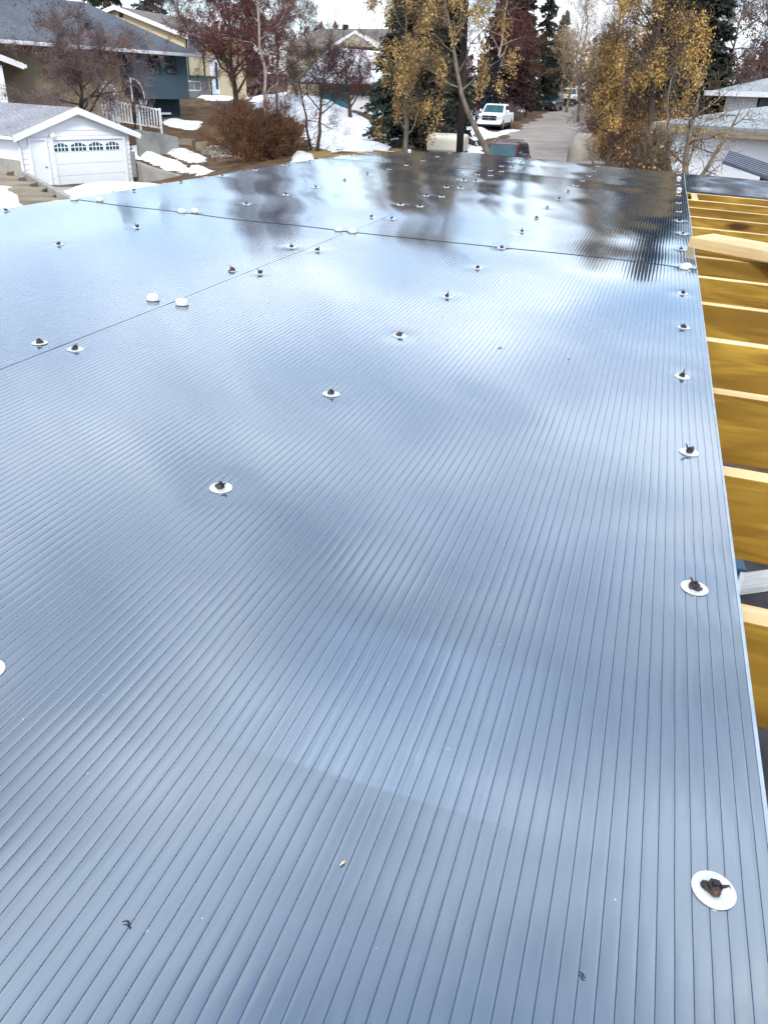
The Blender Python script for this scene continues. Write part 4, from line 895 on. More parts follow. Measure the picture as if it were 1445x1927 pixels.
# arched lattice gate
P0 = at(196, 222, 51.5); root = empty('arched_gate', place((P0[0], P0[1], P0[2]), azr)); wg = 0.95; hg = 1.15
for i in range(6):
    x = wg * i / 5; h = hg + 0.75 * math.sin(math.pi * (0.1 + 0.8 * i / 5) ** 0.8); MB().box(x - 0.06, x + 0.06, -0.02, 0.02, -0.2, h - 0.03).build('slat', 'white_paint', root)
MB().tube([(wg * t, -0.03, hg + 0.75 * math.sin(math.pi * (0.1 + 0.8 * t) ** 0.8)) for t in np.linspace(0, 1, 9)], 0.05, 6).build('arch_rail', 'white_paint', root)
MB().box(-0.05, wg + 0.05, -0.05, -0.021, 0.45, 0.57).build('rail', 'white_paint', root)
tag(root, 'white arched picket gate behind the garage roof', 'gate')
# basketball hoop
P0 = at(256, 246, 52.0); root = empty('basketball_hoop', place(P0, 20)); hp = at(256, 146, 52.0)[2] - P0[2]
MB().tube([(0, 0, 0), (0, 0, hp * 0.55)], 0.05).build('pole', 'black_plastic', root); MB().tube([(0, 0, hp * 0.551), (0, 0, hp)], 0.05).build('upper_pole', 'white_paint', root)
fan = [(0.72 * math.cos(t) - 0.05, 0.25, hp * 0.62 + 1.0 * max(math.sin(t), 0)) for t in np.linspace(0, math.pi, 13)]
bb = MB().prism(fan, (0, 0.05, 0)).build('backboard', 'black_plastic', root)
MB().tube([(x, y + 0.02, z) for x, y, z in fan], 0.03, 6).build('backboard_rim', 'white_paint', bb)
MB().tube([(0.25 * math.cos(t) + 0.35, 0.55 + 0.25 * math.sin(t), hp * 0.6) for t in np.linspace(0, 6.28, 13)], 0.02, 5, cap=False).build('rim', 'black_plastic', root)
b = MB()
for i in range(10):
    t = 6.28 * i / 10; b.tube([(0.35 + 0.25 * math.cos(t), 0.55 + 0.25 * math.sin(t), hp * 0.6), (0.35 + 0.13 * math.cos(t + .5), 0.55 + 0.13 * math.sin(t + .5), hp * 0.6 - 0.42)], 0.012, 4)
b.build('net', 'white_paint', root)
tag(root, 'basketball hoop with fan-shaped backboard on the deck', 'basketball hoop')

# ------------------------------------------------------------------ utility pole
p1, p0 = at(877, -40, 38.5), at(866, 284, 38.5); g = float(T(np.array(p0[0]), np.array(p0[1])))
root = empty('utility_pole', Matrix.Translation((p0[0], p0[1], g)))
tp = (p1 - p0) * 1.35
MB().tube([(0, 0, -0.3), tuple(tp * 0.3 + [0, 0, p0[2] - g]), tuple(tp * 0.65 + [0, 0, p0[2] - g]), tuple(tp + [0, 0, p0[2] - g])], [0.165, 0.15, 0.135, 0.12], 12).build('shaft', 'pole_wood', root, smooth=True)
e = tp * 0.96 + [0, 0, p0[2] - g]
arm = MB().box(e[0] - 1.2, e[0] + 1.2, e[1] - 0.22, e[1] - 0.1, e[2] - 0.08, e[2] + 0.08).build('crossarm', 'pole_wood', root)
for x in (-1.05, -0.4, 0.4, 1.05): MB().lathe([(0.04, 0), (0.07, 0.06), (0.05, 0.12), (0.03, 0.18)], (e[0] + x, e[1] - 0.16, e[2] + 0.08), 8).build('insulator', 'concrete_grey', arm)
tag(root, 'dark leaning wooden utility pole in front of the street', 'pole')

# ------------------------------------------------------------------ vehicles
def car_body(root, prof, w, mat, tumble=0.0, top=None, bev=0.06, name='body'):
    """side profile (x ahead, z) extruded across the width, upper part narrowing"""
    pts = [(-w / 2, x, z) for x, z in prof]; b = MB(); n = len(pts)
    for s in (-1, 1):
        for x, z in prof:
            t = 0 if top is None else max(0, (z - top[0]) / (top[1] - top[0])); b.v.append((s * (w / 2 - tumble * min(t, 1)), x, z))
    b.f.append(tuple(range(n))); b.m.append(0); b.f.append(tuple(range(n, 2 * n))[::-1]); b.m.append(0)
    for i in range(n): j = (i + 1) % n; b.f.append((i, n + i, n + j, j)); b.m.append(0)
    return b.build(name, mat, root, bevel=bev)
def wheels(root, xs, w, r=0.36):
    for x in xs:
        for s in (-1, 1):
            c = s * (w / 2 - 0.10)
            t = MB().tube([(c - 0.11, x, r), (c + 0.11, x, r)], r, 18).build('wheel', 'tyre', root, bevel=0.02)
            MB().tube([(c + s * 0.111, x, r), (c + s * 0.125, x, r)], r * 0.6, 12).build('rim', 'chrome', t)
def pickup(mw):
    root = empty('pickup_truck', mw); w = 1.98          # local -y is the nose
    car_body(root, [(-2.85, 0.45), (-2.9, 0.85), (-2.75, 1.12), (-1.45, 1.22), (2.7, 1.24), (2.78, 0.5)], w, 'car_white', bev=0.09)
    cab = car_body(root, [(-1.5, 1.2), (-0.75, 1.80), (-0.4, 1.87), (0.75, 1.86), (1.0, 1.2)], w - 0.06, 'car_white', 0.17, (1.2, 1.87), 0.06, 'cab')
    b = MB(); zA, zB = 1.27, 1.77; yA, yB = -1.46, -0.84; b.hexa([(-0.80, yA, zA), (0.80, yA, zA), (0.80, yA + 0.05, zA - 0.02), (-0.80, yA + 0.05, zA - 0.02), (-0.70, yB, zB), (0.70, yB, zB), (0.70, yB + 0.05, zB - 0.02), (-0.70, yB + 0.05, zB - 0.02)]); b.build('windshield', 'glass_teal', cab)
    for s in (-1, 1):
        b = MB(); b.prism([(s * 0.955, -1.1, 1.3), (s * 0.955, 0.72, 1.3), (s * 0.86, 0.6, 1.74), (s * 0.86, -0.72, 1.74)], (s * 0.012, 0, 0)); b.build('side_window', 'window_glass', cab)
        MB().box(s * 1.0 - 0.02, s * 1.0 + 0.20 * s + 0.02, -1.12, -1.02, 1.28, 1.46).build('mirror', 'car_white', root, bevel=0.02)
        MB().box(s * 0.78 - 0.17, s * 0.78 + 0.17, -2.93, -2.80, 0.82, 1.02).build('headlight', 'lamp_glass', root, bevel=0.03)
    gr = MB().box(-0.58, 0.58, -2.945, -2.82, 0.72, 1.06).build('grille', 'window_glass', root, bevel=0.03)
    MB().box(-0.03, 0.03, -2.965, -2.946, 0.73, 1.05).box(-0.57, -0.033, -2.965, -2.946, 0.87, 0.92).box(0.033, 0.57, -2.965, -2.946, 0.87, 0.92).build('grille_bar', 'chrome', gr)
    MB().box(-0.95, 0.95, -3.02, -2.84, 0.42, 0.68).build('bumper', 'car_white', root, bevel=0.04)
    MB().box(-0.9, 0.9, -2.88, 2.6, 0.3, 0.449).build('underbody', 'black_plastic', root)
    wheels(root, (-1.95, 1.75), w, 0.39); return root
def suv(mw, mat, name='parked_suv'):
    root = empty(name, mw); w = 1.82
    car_body(root, [(-2.3, 0.38), (-2.32, 0.8), (-2.2, 1.0), (2.2, 1.05), (2.3, 0.7), (2.28, 0.4)], w, mat, bev=0.09)
    cab = car_body(root, [(-1.2, 1.0), (-0.45, 1.62), (-0.1, 1.70), (1.85, 1.66), (2.2, 1.04)], w - 0.08, mat, 0.17, (1.0, 1.7), 0.05, 'cabin')
    MB().hexa([(-0.72, 2.205, 1.08), (0.72, 2.205, 1.08), (0.72, 2.17, 1.06), (-0.72, 2.17, 1.06), (-0.64, 1.90, 1.60), (0.64, 1.90, 1.60), (0.64, 1.86, 1.58), (-0.64, 1.86, 1.58)]).build('rear_window', 'glass_dark', cab)
    MB().hexa([(-0.74, -1.17, 1.06), (0.74, -1.17, 1.06), (0.74, -1.12, 1.04), (-0.74, -1.12, 1.04), (-0.64, -0.55, 1.58), (0.64, -0.55, 1.58), (0.64, -0.5, 1.56), (-0.64, -0.5, 1.56)]).build('windshield', 'glass_teal', cab)
    for s in (-1, 1):
        MB().prism([(s * 0.872, -0.85, 1.08), (s * 0.872, 1.9, 1.1), (s * 0.775, 1.7, 1.56), (s * 0.775, -0.4, 1.58)], (s * 0.012, 0, 0)).build('side_window', 'window_glass', cab)
        MB().tube([(s * 0.6, -0.2, 1.76), (s * 0.6, 1.7, 1.74)], 0.025, 6).build('roof_rail', 'chrome', root)
        MB().box(s * 0.8 - 0.09, s * 0.8 + 0.09, 2.25, 2.33, 0.75, 1.0).build('tail_light', 'lamp_red', root, bevel=0.02)
        MB().box(s * 0.72 - 0.15, s * 0.72 + 0.15, -2.36, -2.24, 0.72, 0.9).build('headlight', 'lamp_glass', root, bevel=0.02)
    for y in (0.2, 1.2): MB().box(-0.62, 0.62, y - 0.03, y + 0.03, 1.765, 1.79).build('rack_bar', 'black_plastic', root)
    MB().box(-0.88, 0.88, 2.24, 2.38, 0.38, 0.62).box(-0.88, 0.88, -2.4, -2.26, 0.38, 0.6).build('bumper', 'black_plastic', root, bevel=0.03)
    wheels(root, (-1.4, 1.4), w); return root
def on_ground(px, py, az, Y=None):
    q = hit(px, py) if Y is None else at(px, py, Y); q = np.array([q[0], q[1], float(T(np.array(q[0]), np.array(q[1]))) + 0.035]); return place(q, az)
tag(pickup(on_ground(931, 244, 17, 72)), 'white pickup truck parked at the curb, nose to the viewer', 'pickup')
tag(suv(place(at(953, 264, 44) - np.array([0, 0, 1.78]), 20), 'car_red'), 'dark red sport utility vehicle just beyond the roof edge', 'car')
tag(suv(on_ground(1036, 209, 22), 'car_blue', 'parked_car'), 'dark hatchback parked farther up the street', 'car')
tag(suv(on_ground(1070, 197, 15), 'car_white', 'parked_car'), 'pale car parked at the top of the street', 'car')
root = empty('camper_van', on_ground(842, 286, 100, 47)); zt = at(842, 252, 47)[2] - root.matrix_world.translation.z
w2 = 1.25
MB().prism([(-w2, -1.0, 0.4), (w2, -1.0, 0.4), (w2, -1.0, zt - 0.15), (w2 - 0.2, -1.0, zt), (-w2 + 0.25, -1.0, zt), (-w2, -1.0, zt - 0.3)], (0, 2.0, 0)).build('body', 'car_cream', root, bevel=0.12)
for x in (-0.8, 0.1): MB().box(x, x + 0.6, -1.02, -1.003, zt - 0.62, zt - 0.25).build('side_window', 'tarp_pale', root)
wheels(root, (-0.6, 0.6), 2.3)
tag(root, 'boxy cream camper van behind the utility pole', 'van')
# covered trailers on the side street
for px, py, Y, w, m, lab in ((1103, 250, 44, 0.80, 'tarp', 'grey tarp-covered mound beside the maple trunks'), (1190, 243, 46, 0.56, 'tarp_pale', 'pale tarp-covered mound behind the seed clusters')):
    q = at(px, py, Y); g = float(T(np.array(q[0]), np.array(q[1]))); h = q[2] - g
    b = MB(); n = 14; rings = [(1.0, 0), (1.02, 0.35), (0.97, 0.62), (0.82, 0.85), (0.5, 0.97), (0.12, 1.0)]; n0 = 0
    for r, zz in rings:
        for k in range(n):
            t = 2 * math.pi * k / n; ww = r * (1 + 0.05 * math.sin(5 * t + 3 * zz)); b.v.append((w * ww * math.copysign(abs(math.cos(t)) ** 0.75, math.cos(t)), 1.5 * w * ww * math.copysign(abs(math.sin(t)) ** 0.75, math.sin(t)), h * zz))
    for i in range(len(rings) - 1):
        for k in range(n): a = i * n + k; c = i * n + (k + 1) % n; b.f.append((a, c, c + n, a + n)); b.m.append(0)
    b.f.append(tuple(range((len(rings) - 1) * n, len(rings) * n))); b.m.append(0)
    o = b.build('covered_trailer', m, mw=place((q[0], q[1], g), 15), smooth=True); tag(o, lab, 'tarp cover')

# ------------------------------------------------------------------ trees
def tubes_np(P0, P1, R0, R1, sides):
    n = len(P0); d = P1 - P0; d /= np.linalg.norm(d, axis=1, keepdims=True) + 1e-9
    ref = np.where(np.abs(d[:, 2:3]) < 0.9, np.array([[0, 0, 1.0]]), np.array([[1.0, 0, 0]])); a = np.cross(d, ref); a /= np.linalg.norm(a, axis=1, keepdims=True) + 1e-9; b = np.cross(d, a)
    t = np.arange(sides) * 2 * np.pi / sides; ring = np.cos(t)[None, :, None] * a[:, None, :] + np.sin(t)[None, :, None] * b[:, None, :]
    V = np.concatenate([P0[:, None, :] + ring * R0[:, None, None], P1[:, None, :] + ring * R1[:, None, None]], 1).reshape(-1, 3)
    k = np.arange(sides); q = (k + 1) % sides; base = (np.arange(n) * 2 * sides)[:, None]
    F = np.stack([base + k, base + q, base + q + sides, base + k + sides], -1).reshape(-1, 4); return V, F
def grow(rg, base, top, r, crown_from, spread, droop, nb, wob=0.05, path=None):
    """trunk path and side limbs -> list of segments and twig anchors"""
    base = np.array(base, float); top = np.array(top, float); Ht = np.linalg.norm(top - base); seg = []; n = 9; pts = []
    for i in range(n + 1):
        t = i / n; pts.append(base + (top - base) * t + rg.normal(0, wob * Ht / 3, 3) * np.array([1, 1, 0]) * min(t * 3, 1) * 0.5)
    if path is not None:
        Q = np.array(path); tt = np.linspace(0, len(Q) - 1, n + 1); pts = [np.array([np.interp(t, np.arange(len(Q)), Q[:, c]) for c in range(3)]) for t in tt]
    seg.append((pts, None, r, 0, 0))
    anch = []
    def limb(p, d, L, rr, lev):
        m = 4 if lev < 2 else 3; q = p.copy()
        for i in range(m):
            d = unit(d + rg.normal(0, 0.22, 3) + np.array([0, 0, (0.12 if lev < 2 else 0) - droop * (i / m)])); q2 = q + d * L / m
            ra, rb = rr * (1 - 0.7 * i / m), rr * (1 - 0.7 * (i + 1) / m); seg.append((q, q2, ra, rb, lev)); 
            if lev >= 1: anch.append((q2, d, L / m))
            if lev < 3 and i >= (1 if lev == 1 else 0):
                for _ in range(2 if lev < 2 else 1):
                    dd = unit(d + rg.normal(0, 0.75, 3)); limb(q2, dd, L * rg.uniform(0.42, 0.62), rb * 0.75, lev + 1)
            q = q2
    for i in range(nb):
        t = crown_from + (1 - crown_from) * (i + rg.uniform(0, 1)) / nb; k = min(int(t * n), n - 1); p = pts[k] + (pts[k + 1] - pts[k]) * (t * n - k)
        a = i * 2.4 + rg.uniform(0, 1); el = rg.uniform(0.15, 0.8)
        limb(p, np.array([math.cos(a) * math.cos(el), math.sin(a) * math.cos(el), math.sin(el)]), spread * (1.15 - 0.55 * t) * rg.uniform(0.7, 1.15), r * 0.42 * (1.1 - 0.7 * t), 1)
    return seg, anch
def twigs_np(rg, anch, per, length, width, droop=0.0, up=0.0):
    P = np.array([a[0] for a in anch]); D = np.array([a[1] for a in anch]); n = len(P) * per
    P = np.repeat(P, per, 0) + rg.normal(0, 0.12, (n, 3)); D = np.repeat(D, per, 0) + rg.normal(0, 0.75, (n, 3)); D[:, 2] += up - droop; D /= np.linalg.norm(D, axis=1, keepdims=True)
    Ln = length * rg.uniform(0.5, 1.3, n)[:, None]; s = np.cross(D, rg.normal(0, 1, (n, 3))); s /= np.linalg.norm(s, axis=1, keepdims=True) + 1e-9; s *= width * rg.uniform(0.6, 1.3, n)[:, None]
    mid = P + D * Ln * 0.5 + rg.normal(0, 0.06, (n, 3)) * length
    V = np.stack([P - s, P + s, mid + s * 0.7, mid - s * 0.7, P + D * Ln + rg.normal(0, 0.08, (n, 3)) * length], 1)
    b = np.arange(n) * 5; F = np.concatenate([np.stack([b, b + 1, b + 2], 1), np.stack([b, b + 2, b + 3], 1), np.stack([b + 3, b + 2, b + 4], 1)]); return V.reshape(-1, 3), F
def leaves_np(rg, C, per, rad, size, elong=2.0, hang=0.5):
    n = len(C) * per; P = np.repeat(C, per, 0) + rg.normal(0, 1, (n, 3)) * np.array([rad, rad, rad * (1.25 + 0.5 * (hang > 0.8))]) * 0.8; P[:, 2] -= rad * hang
    a = rg.normal(0, 1, (n, 3)); a[:, 2] -= 1.2 * hang; a /= np.linalg.norm(a, axis=1, keepdims=True); s = np.cross(a, rg.normal(0, 1, (n, 3))); s /= np.linalg.norm(s, axis=1, keepdims=True) + 1e-9
    sz = size * rg.uniform(0.6, 1.4, n)[:, None]; V = np.stack([P, P + a * sz * elong * 0.5 + s * sz * 0.5, P + a * sz * elong, P + a * sz * elong * 0.5 - s * sz * 0.5], 1).reshape(-1, 3)
    b = np.arange(n) * 4; return V, np.stack([b, b + 1, b + 2, b + 3], 1)
def tree(name, label, cat, base, top, r, bark, twig, crown_from=0.25, spread=3.0, droop=0.1, nb=12, per=10, tl=0.55, tw=0.012, seed=0, seeds=None, sd=0.4, sper=14, srad=0.16, ssz=0.08, group=None, up=0.1, stems=None, path=None):
    rg = np.random.default_rng(seed); base = np.array(base, float); root = empty(name, Matrix.Translation(Vector(base.tolist()))); o = base
    seg, anch = grow(rg, base, top, r, crown_from, spread, droop, nb, path=path)
    for st in (stems or []):
        s2, a2 = grow(rg, st[0], st[1], r * 0.75, crown_from, spread * 0.8, droop, max(nb // 2, 4)); seg += s2; anch += a2
    def part(nm, lv, sides, mat):
        S = [q for q in seg if lv(q[4])]
        if not S: return
        V, F = tubes_np(np.array([q[0] for q in S]), np.array([q[1] for q in S]), np.array([q[2] for q in S]), np.array([max(q[3], 0.004) for q in S]), sides)
        stuff(mesh_np(nm, V - o, F, mat, root, smooth=True))
    for q in seg:
        if q[4] == 0:
            n = len(q[0]); MB().tube([p - o for p in q[0]], [q[2] * (1 - 0.85 * i / (n - 1)) for i in range(n)], 9).build('trunk', bark, root, smooth=True)
    part('limbs', lambda l: l == 1, 6, bark); part('branches', lambda l: l > 1, 3, twig)
    if per:
        V, F = twigs_np(rg, anch, per, tl, tw, droop, up); stuff(mesh_np('crown', V - o, F, twig, root))
    if seeds:
        A = np.array([a[0] for a in anch]); A = A[rg.random(len(A)) < sd]; V, F = leaves_np(rg, A + rg.normal(0, 0.12, A.shape), sper, srad, ssz, 1.7, 0.9); stuff(mesh_np('seed_clusters' if seeds.startswith('seeds') else 'foliage', V - o, F, seeds, root))
    return tag(root, label, cat, group)
def gz(p): return np.array([p[0], p[1], float(T(np.array(p[0]), np.array(p[1]))) - 0.05])
def conifer(name, label, base, h, w, mat, seed=0, nbr=150, per=46, low=0.06, blade=0.30, group=None, lean=0.0):
    rg = np.random.default_rng(seed); base = np.array(base, float); root = empty(name, Matrix.Translation(Vector(base.tolist())))
    MB().tube([(0, 0, 0), (lean * 0.5, 0, h * 0.5), (lean, 0, h)], [w * 0.055 + 0.05, w * 0.035 + .03, 0.015], 8).build('trunk', 'bark', root, smooth=True)
    t = np.sort(low + (1 - low) * rg.random(nbr) ** 0.9); a = rg.uniform(0, 6.283, nbr); L = w / 2 * (1 - t) ** 0.85 * rg.uniform(0.7, 1.12, nbr) + 0.12
    s = np.tile(np.linspace(0.12, 1.0, per), (nbr, 1)); s = s + rg.normal(0, 0.02, s.shape)
    R = L[:, None] * s; zz = t[:, None] * h - 0.30 * R - 0.10 * R * s + 0.18 * np.maximum(s - 0.6, 0) * L[:, None]
    aa = a[:, None] + rg.normal(0, 0.10, s.shape) * (1 - 0.3 * s); C = np.stack([R * np.cos(aa) + lean * t[:, None], R * np.sin(aa), zz], -1).reshape(-1, 3)
    d = np.stack([np.cos(aa), np.sin(aa), np.full(aa.shape, -0.35)], -1).reshape(-1, 3) + rg.normal(0, 0.55, C.shape); d /= np.linalg.norm(d, axis=1, keepdims=True)
    sd = np.cross(d, rg.normal(0, 1, C.shape)); sd /= np.linalg.norm(sd, axis=1, keepdims=True) + 1e-9; n = len(C); ln = blade * rg.uniform(0.6, 1.4, n)[:, None]; wd = blade * 0.22 * rg.uniform(0.6, 1.4, n)[:, None]
    V = np.stack([C, C + d * ln * 0.5 + sd * wd, C + d * ln, C + d * ln * 0.5 - sd * wd], 1).reshape(-1, 3); b = np.arange(n) * 4
    stuff(mesh_np('crown', V, np.stack([b, b + 1, b + 2, b + 3], 1), mat, root)); return tag(root, label, 'tree', group)
def shrub(name, label, base, w, h, mat, n=70, per=26, seed=0, tl=0.35, tw=0.011, leaf=None, lsz=0.05, group=None, lay=0.75):
    rg = np.random.default_rng(seed); base = np.array(base, float); root = empty(name, Matrix.Translation(Vector(base.tolist()))); seg = []; anch = []
    for i in range(n):
        a = rg.uniform(0, 6.283); el = rg.uniform(0.5, 1.5); q = np.array([rg.normal(0, w * 0.10), rg.normal(0, w * 0.10), 0.0]); d = np.array([math.cos(a) * math.cos(el) * w / h * lay * 1.6, math.sin(a) * math.cos(el) * w / h * lay * 1.6, math.sin(el)]); d = unit(d); L = h * rg.uniform(0.6, 1.1)
        for k in range(5):
            d = unit(d + rg.normal(0, 0.16, 3)); q2 = q + d * L / 5; seg.append((q, q2, 0.022 * (1 - k / 6), 0.022 * (1 - (k + 1) / 6))); q = q2
            if k > 0: anch.append((q, d, L / 5))
    V, F = tubes_np(np.array([s[0] for s in seg]), np.array([s[1] for s in seg]), np.array([s[2] for s in seg]), np.array([s[3] for s in seg]), 3); stuff(mesh_np('stems', V, F, mat, root))
    V, F = twigs_np(rg, anch, per, tl, tw, 0.0, 0.15); stuff(mesh_np('crown', V, F, mat, root))
    if leaf:
        A = np.array([a[0] for a in anch]); V, F = leaves_np(rg, A[rg.random(len(A)) < 0.6], 8, 0.14, lsz, 1.8, 0.3); stuff(mesh_np('foliage', V, F, leaf, root))
    return tag(root, label, 'shrub', group)

KEYS = 'maples hung with seed clusters'
# leaning seed-hung maple in front of the street, its trunk bending over the pole
pth = [gz(at(940, 310, 36)), at(915, 283, 36), at(893, 240, 36), at(872, 192, 36), at(864, 160, 36.2), at(852, 80, 36.6), at(838, 0, 37), at(822, -45, 37.4), at(810, -80, 37.6)]
tree('maple_tree', 'leaning maple hung with tan seed clusters, its trunk bending behind the pole', 'tree', pth[0], pth[-1], 0.135, 'bark_grey', 'twig_tan', 0.42, 2.5, 0.28, 15, 3, 0.45, 0.008, 21, 'seeds', 0.065, 120, 0.17, 0.055, KEYS, path=pth)
b0 = gz(at(765, 252, 40)); tree('maple_tree', 'upright maple thick with tan seed clusters against the dark spruce', 'tree', b0, (b0[0] - 0.2, b0[1], b0[2] + 7.2), 0.13, 'bark_grey', 'twig_tan', 0.12, 2.1, 0.32, 14, 2, 0.45, 0.008, 22, 'seeds', 0.075, 120, 0.17, 0.055, KEYS)
conifer('spruce_tree', 'broad dark spruce behind the seed-hung maple', gz(at(775, 240, 52)), 10.2, 7.0, 'needles', 31, 460, 60, 0.03, 0.34)
conifer('spruce_tree', 'dark narrow spruce behind the cream camper van', gz(at(828, 235, 56)), 9.6, 5.4, 'needles', 32, 330, 50, 0.04, 0.34)
# trees along the street
conifer('larch_tree', 'tall reddish-brown conifer above the white pickup', gz(at(945, 190, 84)), 12.5, 8.0, 'needles_brown', 33, 320, 64, 0.12, 0.42)
conifer('spruce_tree', 'dark green spruce peeking out beside the reddish conifer', gz(at(968, 185, 92)), 12.5, 6.0, 'needles', 38, 220, 52, 0.05, 0.4)
conifer('spruce_tree', 'small blue spruce directly behind the white pickup', gz(at(925, 203, 74)), 5.2, 2.7, 'needles_blue', 34, 200, 40, 0.02, 0.26)
conifer('spruce_tree', 'slender dark spruce beside the pale bare trees', gz(at(1014, 182, 96)), 13.2, 4.0, 'needles', 35, 190, 46, 0.05, 0.34)
conifer('spruce_tree', 'short dark spruce right of the slender spruce', gz(at(1045, 180, 104)), 9.2, 3.6, 'needles', 36, 150, 44, 0.05, 0.34)
b0 = gz(at(922, 180, 78)); tree('birch_tree', 'bare pale-branched birch in front of the reddish conifer', 'tree', b0, (b0[0] + 0.8, b0[1], b0[2] + 11), 0.17, 'bark_pale', 'twig_maroon', 0.22, 3.4, -0.25, 14, 5, 0.6, 0.011, 41)
b0 = gz(at(990, 205, 84)); tree('birch_tree', 'thin bare tree on the snowy slope', 'tree', b0, (b0[0] - 0.9, b0[1], b0[2] + 7), 0.10, 'bark', 'twig_brown', 0.35, 2.4, 0.0, 9, 4, 0.5, 0.010, 42)
for i, (px, py, Y, h, sp_, lab) in enumerate(((1068, 188, 92, 9.5, 3.2, 'bare pale tree leftmost of the pale row over the street'), (1092, 190, 80, 10, 3.2, 'bare pale tree in the middle of the pale row over the street'), (1122, 200, 70, 9.5, 3.2, 'tallest bare pale tree at the right end of the pale row'), (1150, 215, 58, 10, 3.2, 'bare pale tree between the row and the big golden maple'))):
    b0 = gz(at(px, py, Y)); tree('poplar_tree', lab, 'tree', b0, (b0[0] + (-1) ** i * 0.6, b0[1], b0[2] + h), 0.14, 'bark_grey', 'twig_pale', 0.15, sp_, -0.35, 11, 3, 0.7, 0.009, 50 + i, 'seeds' if i in (0, 3) else None, 0.07, 9, 0.18, 0.09, 'bare pale trees at the top of the street', 0.4)
for i, (px, py, Y, h, sp_) in enumerate(((1030, 192, 98, 6.5, 3.0), (1140, 245, 52, 5.5, 2.8))):
    b0 = gz(at(px, py, Y)); tree('maple_tree', ['low tan tree behind the parked dark hatchback', 'tangled brown sapling where the street meets the side yard'][i], 'tree', b0, (b0[0] + 0.4, b0[1], b0[2] + h), 0.12, 'bark', 'twig_tan', 0.15, sp_, 0.2, 14, 5, 0.5, 0.011, 60 + i, 'seeds', 0.2, 9, 0.16, 0.085)
# golden maple at the right with the spruce behind it
b0 = gz(at(1226, 300, 29)); tp_ = at(1248, -50, 29)
tree('maple_tree', 'big maple dense with golden seed clusters beside the outbuilding', 'tree', b0, (tp_[0], tp_[1] + 0.6, tp_[2] + 0.3), 0.15, 'bark', 'twig_tan', 0.30, 1.75, 0.24, 20, 3, 0.38, 0.006, 71, 'seeds_orange', 0.07, 110, 0.13, 0.042, KEYS)
b0 = gz(at(1147, 285, 31)); tp_ = at(1178, 70, 31)
tree('maple_tree', 'dark-trunked maple with golden seeds beside the grey tarp', 'tree', b0, tp_, 0.10, 'bark', 'twig_brown', 0.25, 1.15, 0.20, 13, 4, 0.35, 0.006, 72, 'seeds_orange', 0.05, 90, 0.12, 0.040, KEYS)
b0 = gz(at(1288, 322, 19.5)); tp_ = at(1318, 150, 20)
tree('maple_tree', 'sprawling leaning maple stems in front of the white outbuilding wall', 'tree', b0, tp_, 0.10, 'bark_grey', 'twig_tan', 0.26, 1.05, 0.10, 8, 1, 0.3, 0.004, 73, 'seeds_orange', 0.05, 14, 0.07, 0.026, None, 0.1, [(b0 + [0.1, 0.1, 0], at(1402, 190, 20.3)), (b0 + [-0.1, 0.15, 0], at(1256, 150, 20.6))])
conifer('spruce_tree', 'big dark spruce behind the golden maple', gz(at(1282, 225, 46)), 11.2, 6.0, 'needles', 37, 440, 60, 0.06, 0.34)
conifer('spruce_tree', 'second dark spruce behind the golden maple, toward the street', gz(at(1222, 225, 54)), 10.5, 4.4, 'needles', 39, 300, 50, 0.06, 0.34)
b0 = gz(at(1440, 160, 62)); tree('crabapple_tree', 'reddish bare tree above the white house roof', 'tree', b0, (b0[0] + 0.5, b0[1], b0[2] + 9), 0.2, 'bark', 'twig_brown', 0.15, 4.2, 0.1, 16, 7, 0.6, 0.012, 81, 'leaf_rust', 0.3, 9, 0.25, 0.10)
b0 = gz(at(1360, 170, 58)); tree('crabapple_tree', 'mauve bare tree between the spruce and the white house', 'tree', b0, (b0[0] + 0.2, b0[1], b0[2] + 8.2), 0.16, 'bark_grey', 'twig_mauve', 0.12, 4.0, 0.05, 16, 8, 0.6, 0.012, 82)
for i, (px, py, Y, w, h, m, lf, lab) in enumerate(((1300, 222, 36, 3.6, 2.1, 'twig_mauve', None, 'mauve twiggy hedge shrub behind the outbuilding roof'), (1250, 240, 34, 3.0, 2.0, 'twig_brown', 'leaf_rust', 'brown shrub at the corner of the outbuilding roof'), (1205, 312, 19, 1.0, 0.45, 'twig_tan', 'seeds_orange', 'low orange-tan shrub just beyond the roof edge'), (1150, 235, 60, 4.2, 2.4, 'twig_mauve', None, 'grey-brown thicket beside the top of the street'), (1180, 262, 40, 2.6, 1.8, 'twig_brown', 'seeds', 'brown seed-flecked thicket under the golden maple'))):
    b0 = gz(at(px, py, Y)); 
    if i == 2: b0 = at(1205, 318, 19) * 1.0
    shrub('shrub', lab, b0 if i != 2 else np.array([b0[0], b0[1], float(T(np.array(b0[0]), np.array(b0[1])))]), w, h + (max(at(1205, 318, 19)[2] - float(T(np.array(b0[0]), np.array(b0[1]))), 0) if i == 2 else 0), m, 80, 24, 90 + i, 0.35, 0.010, lf, 0.05)
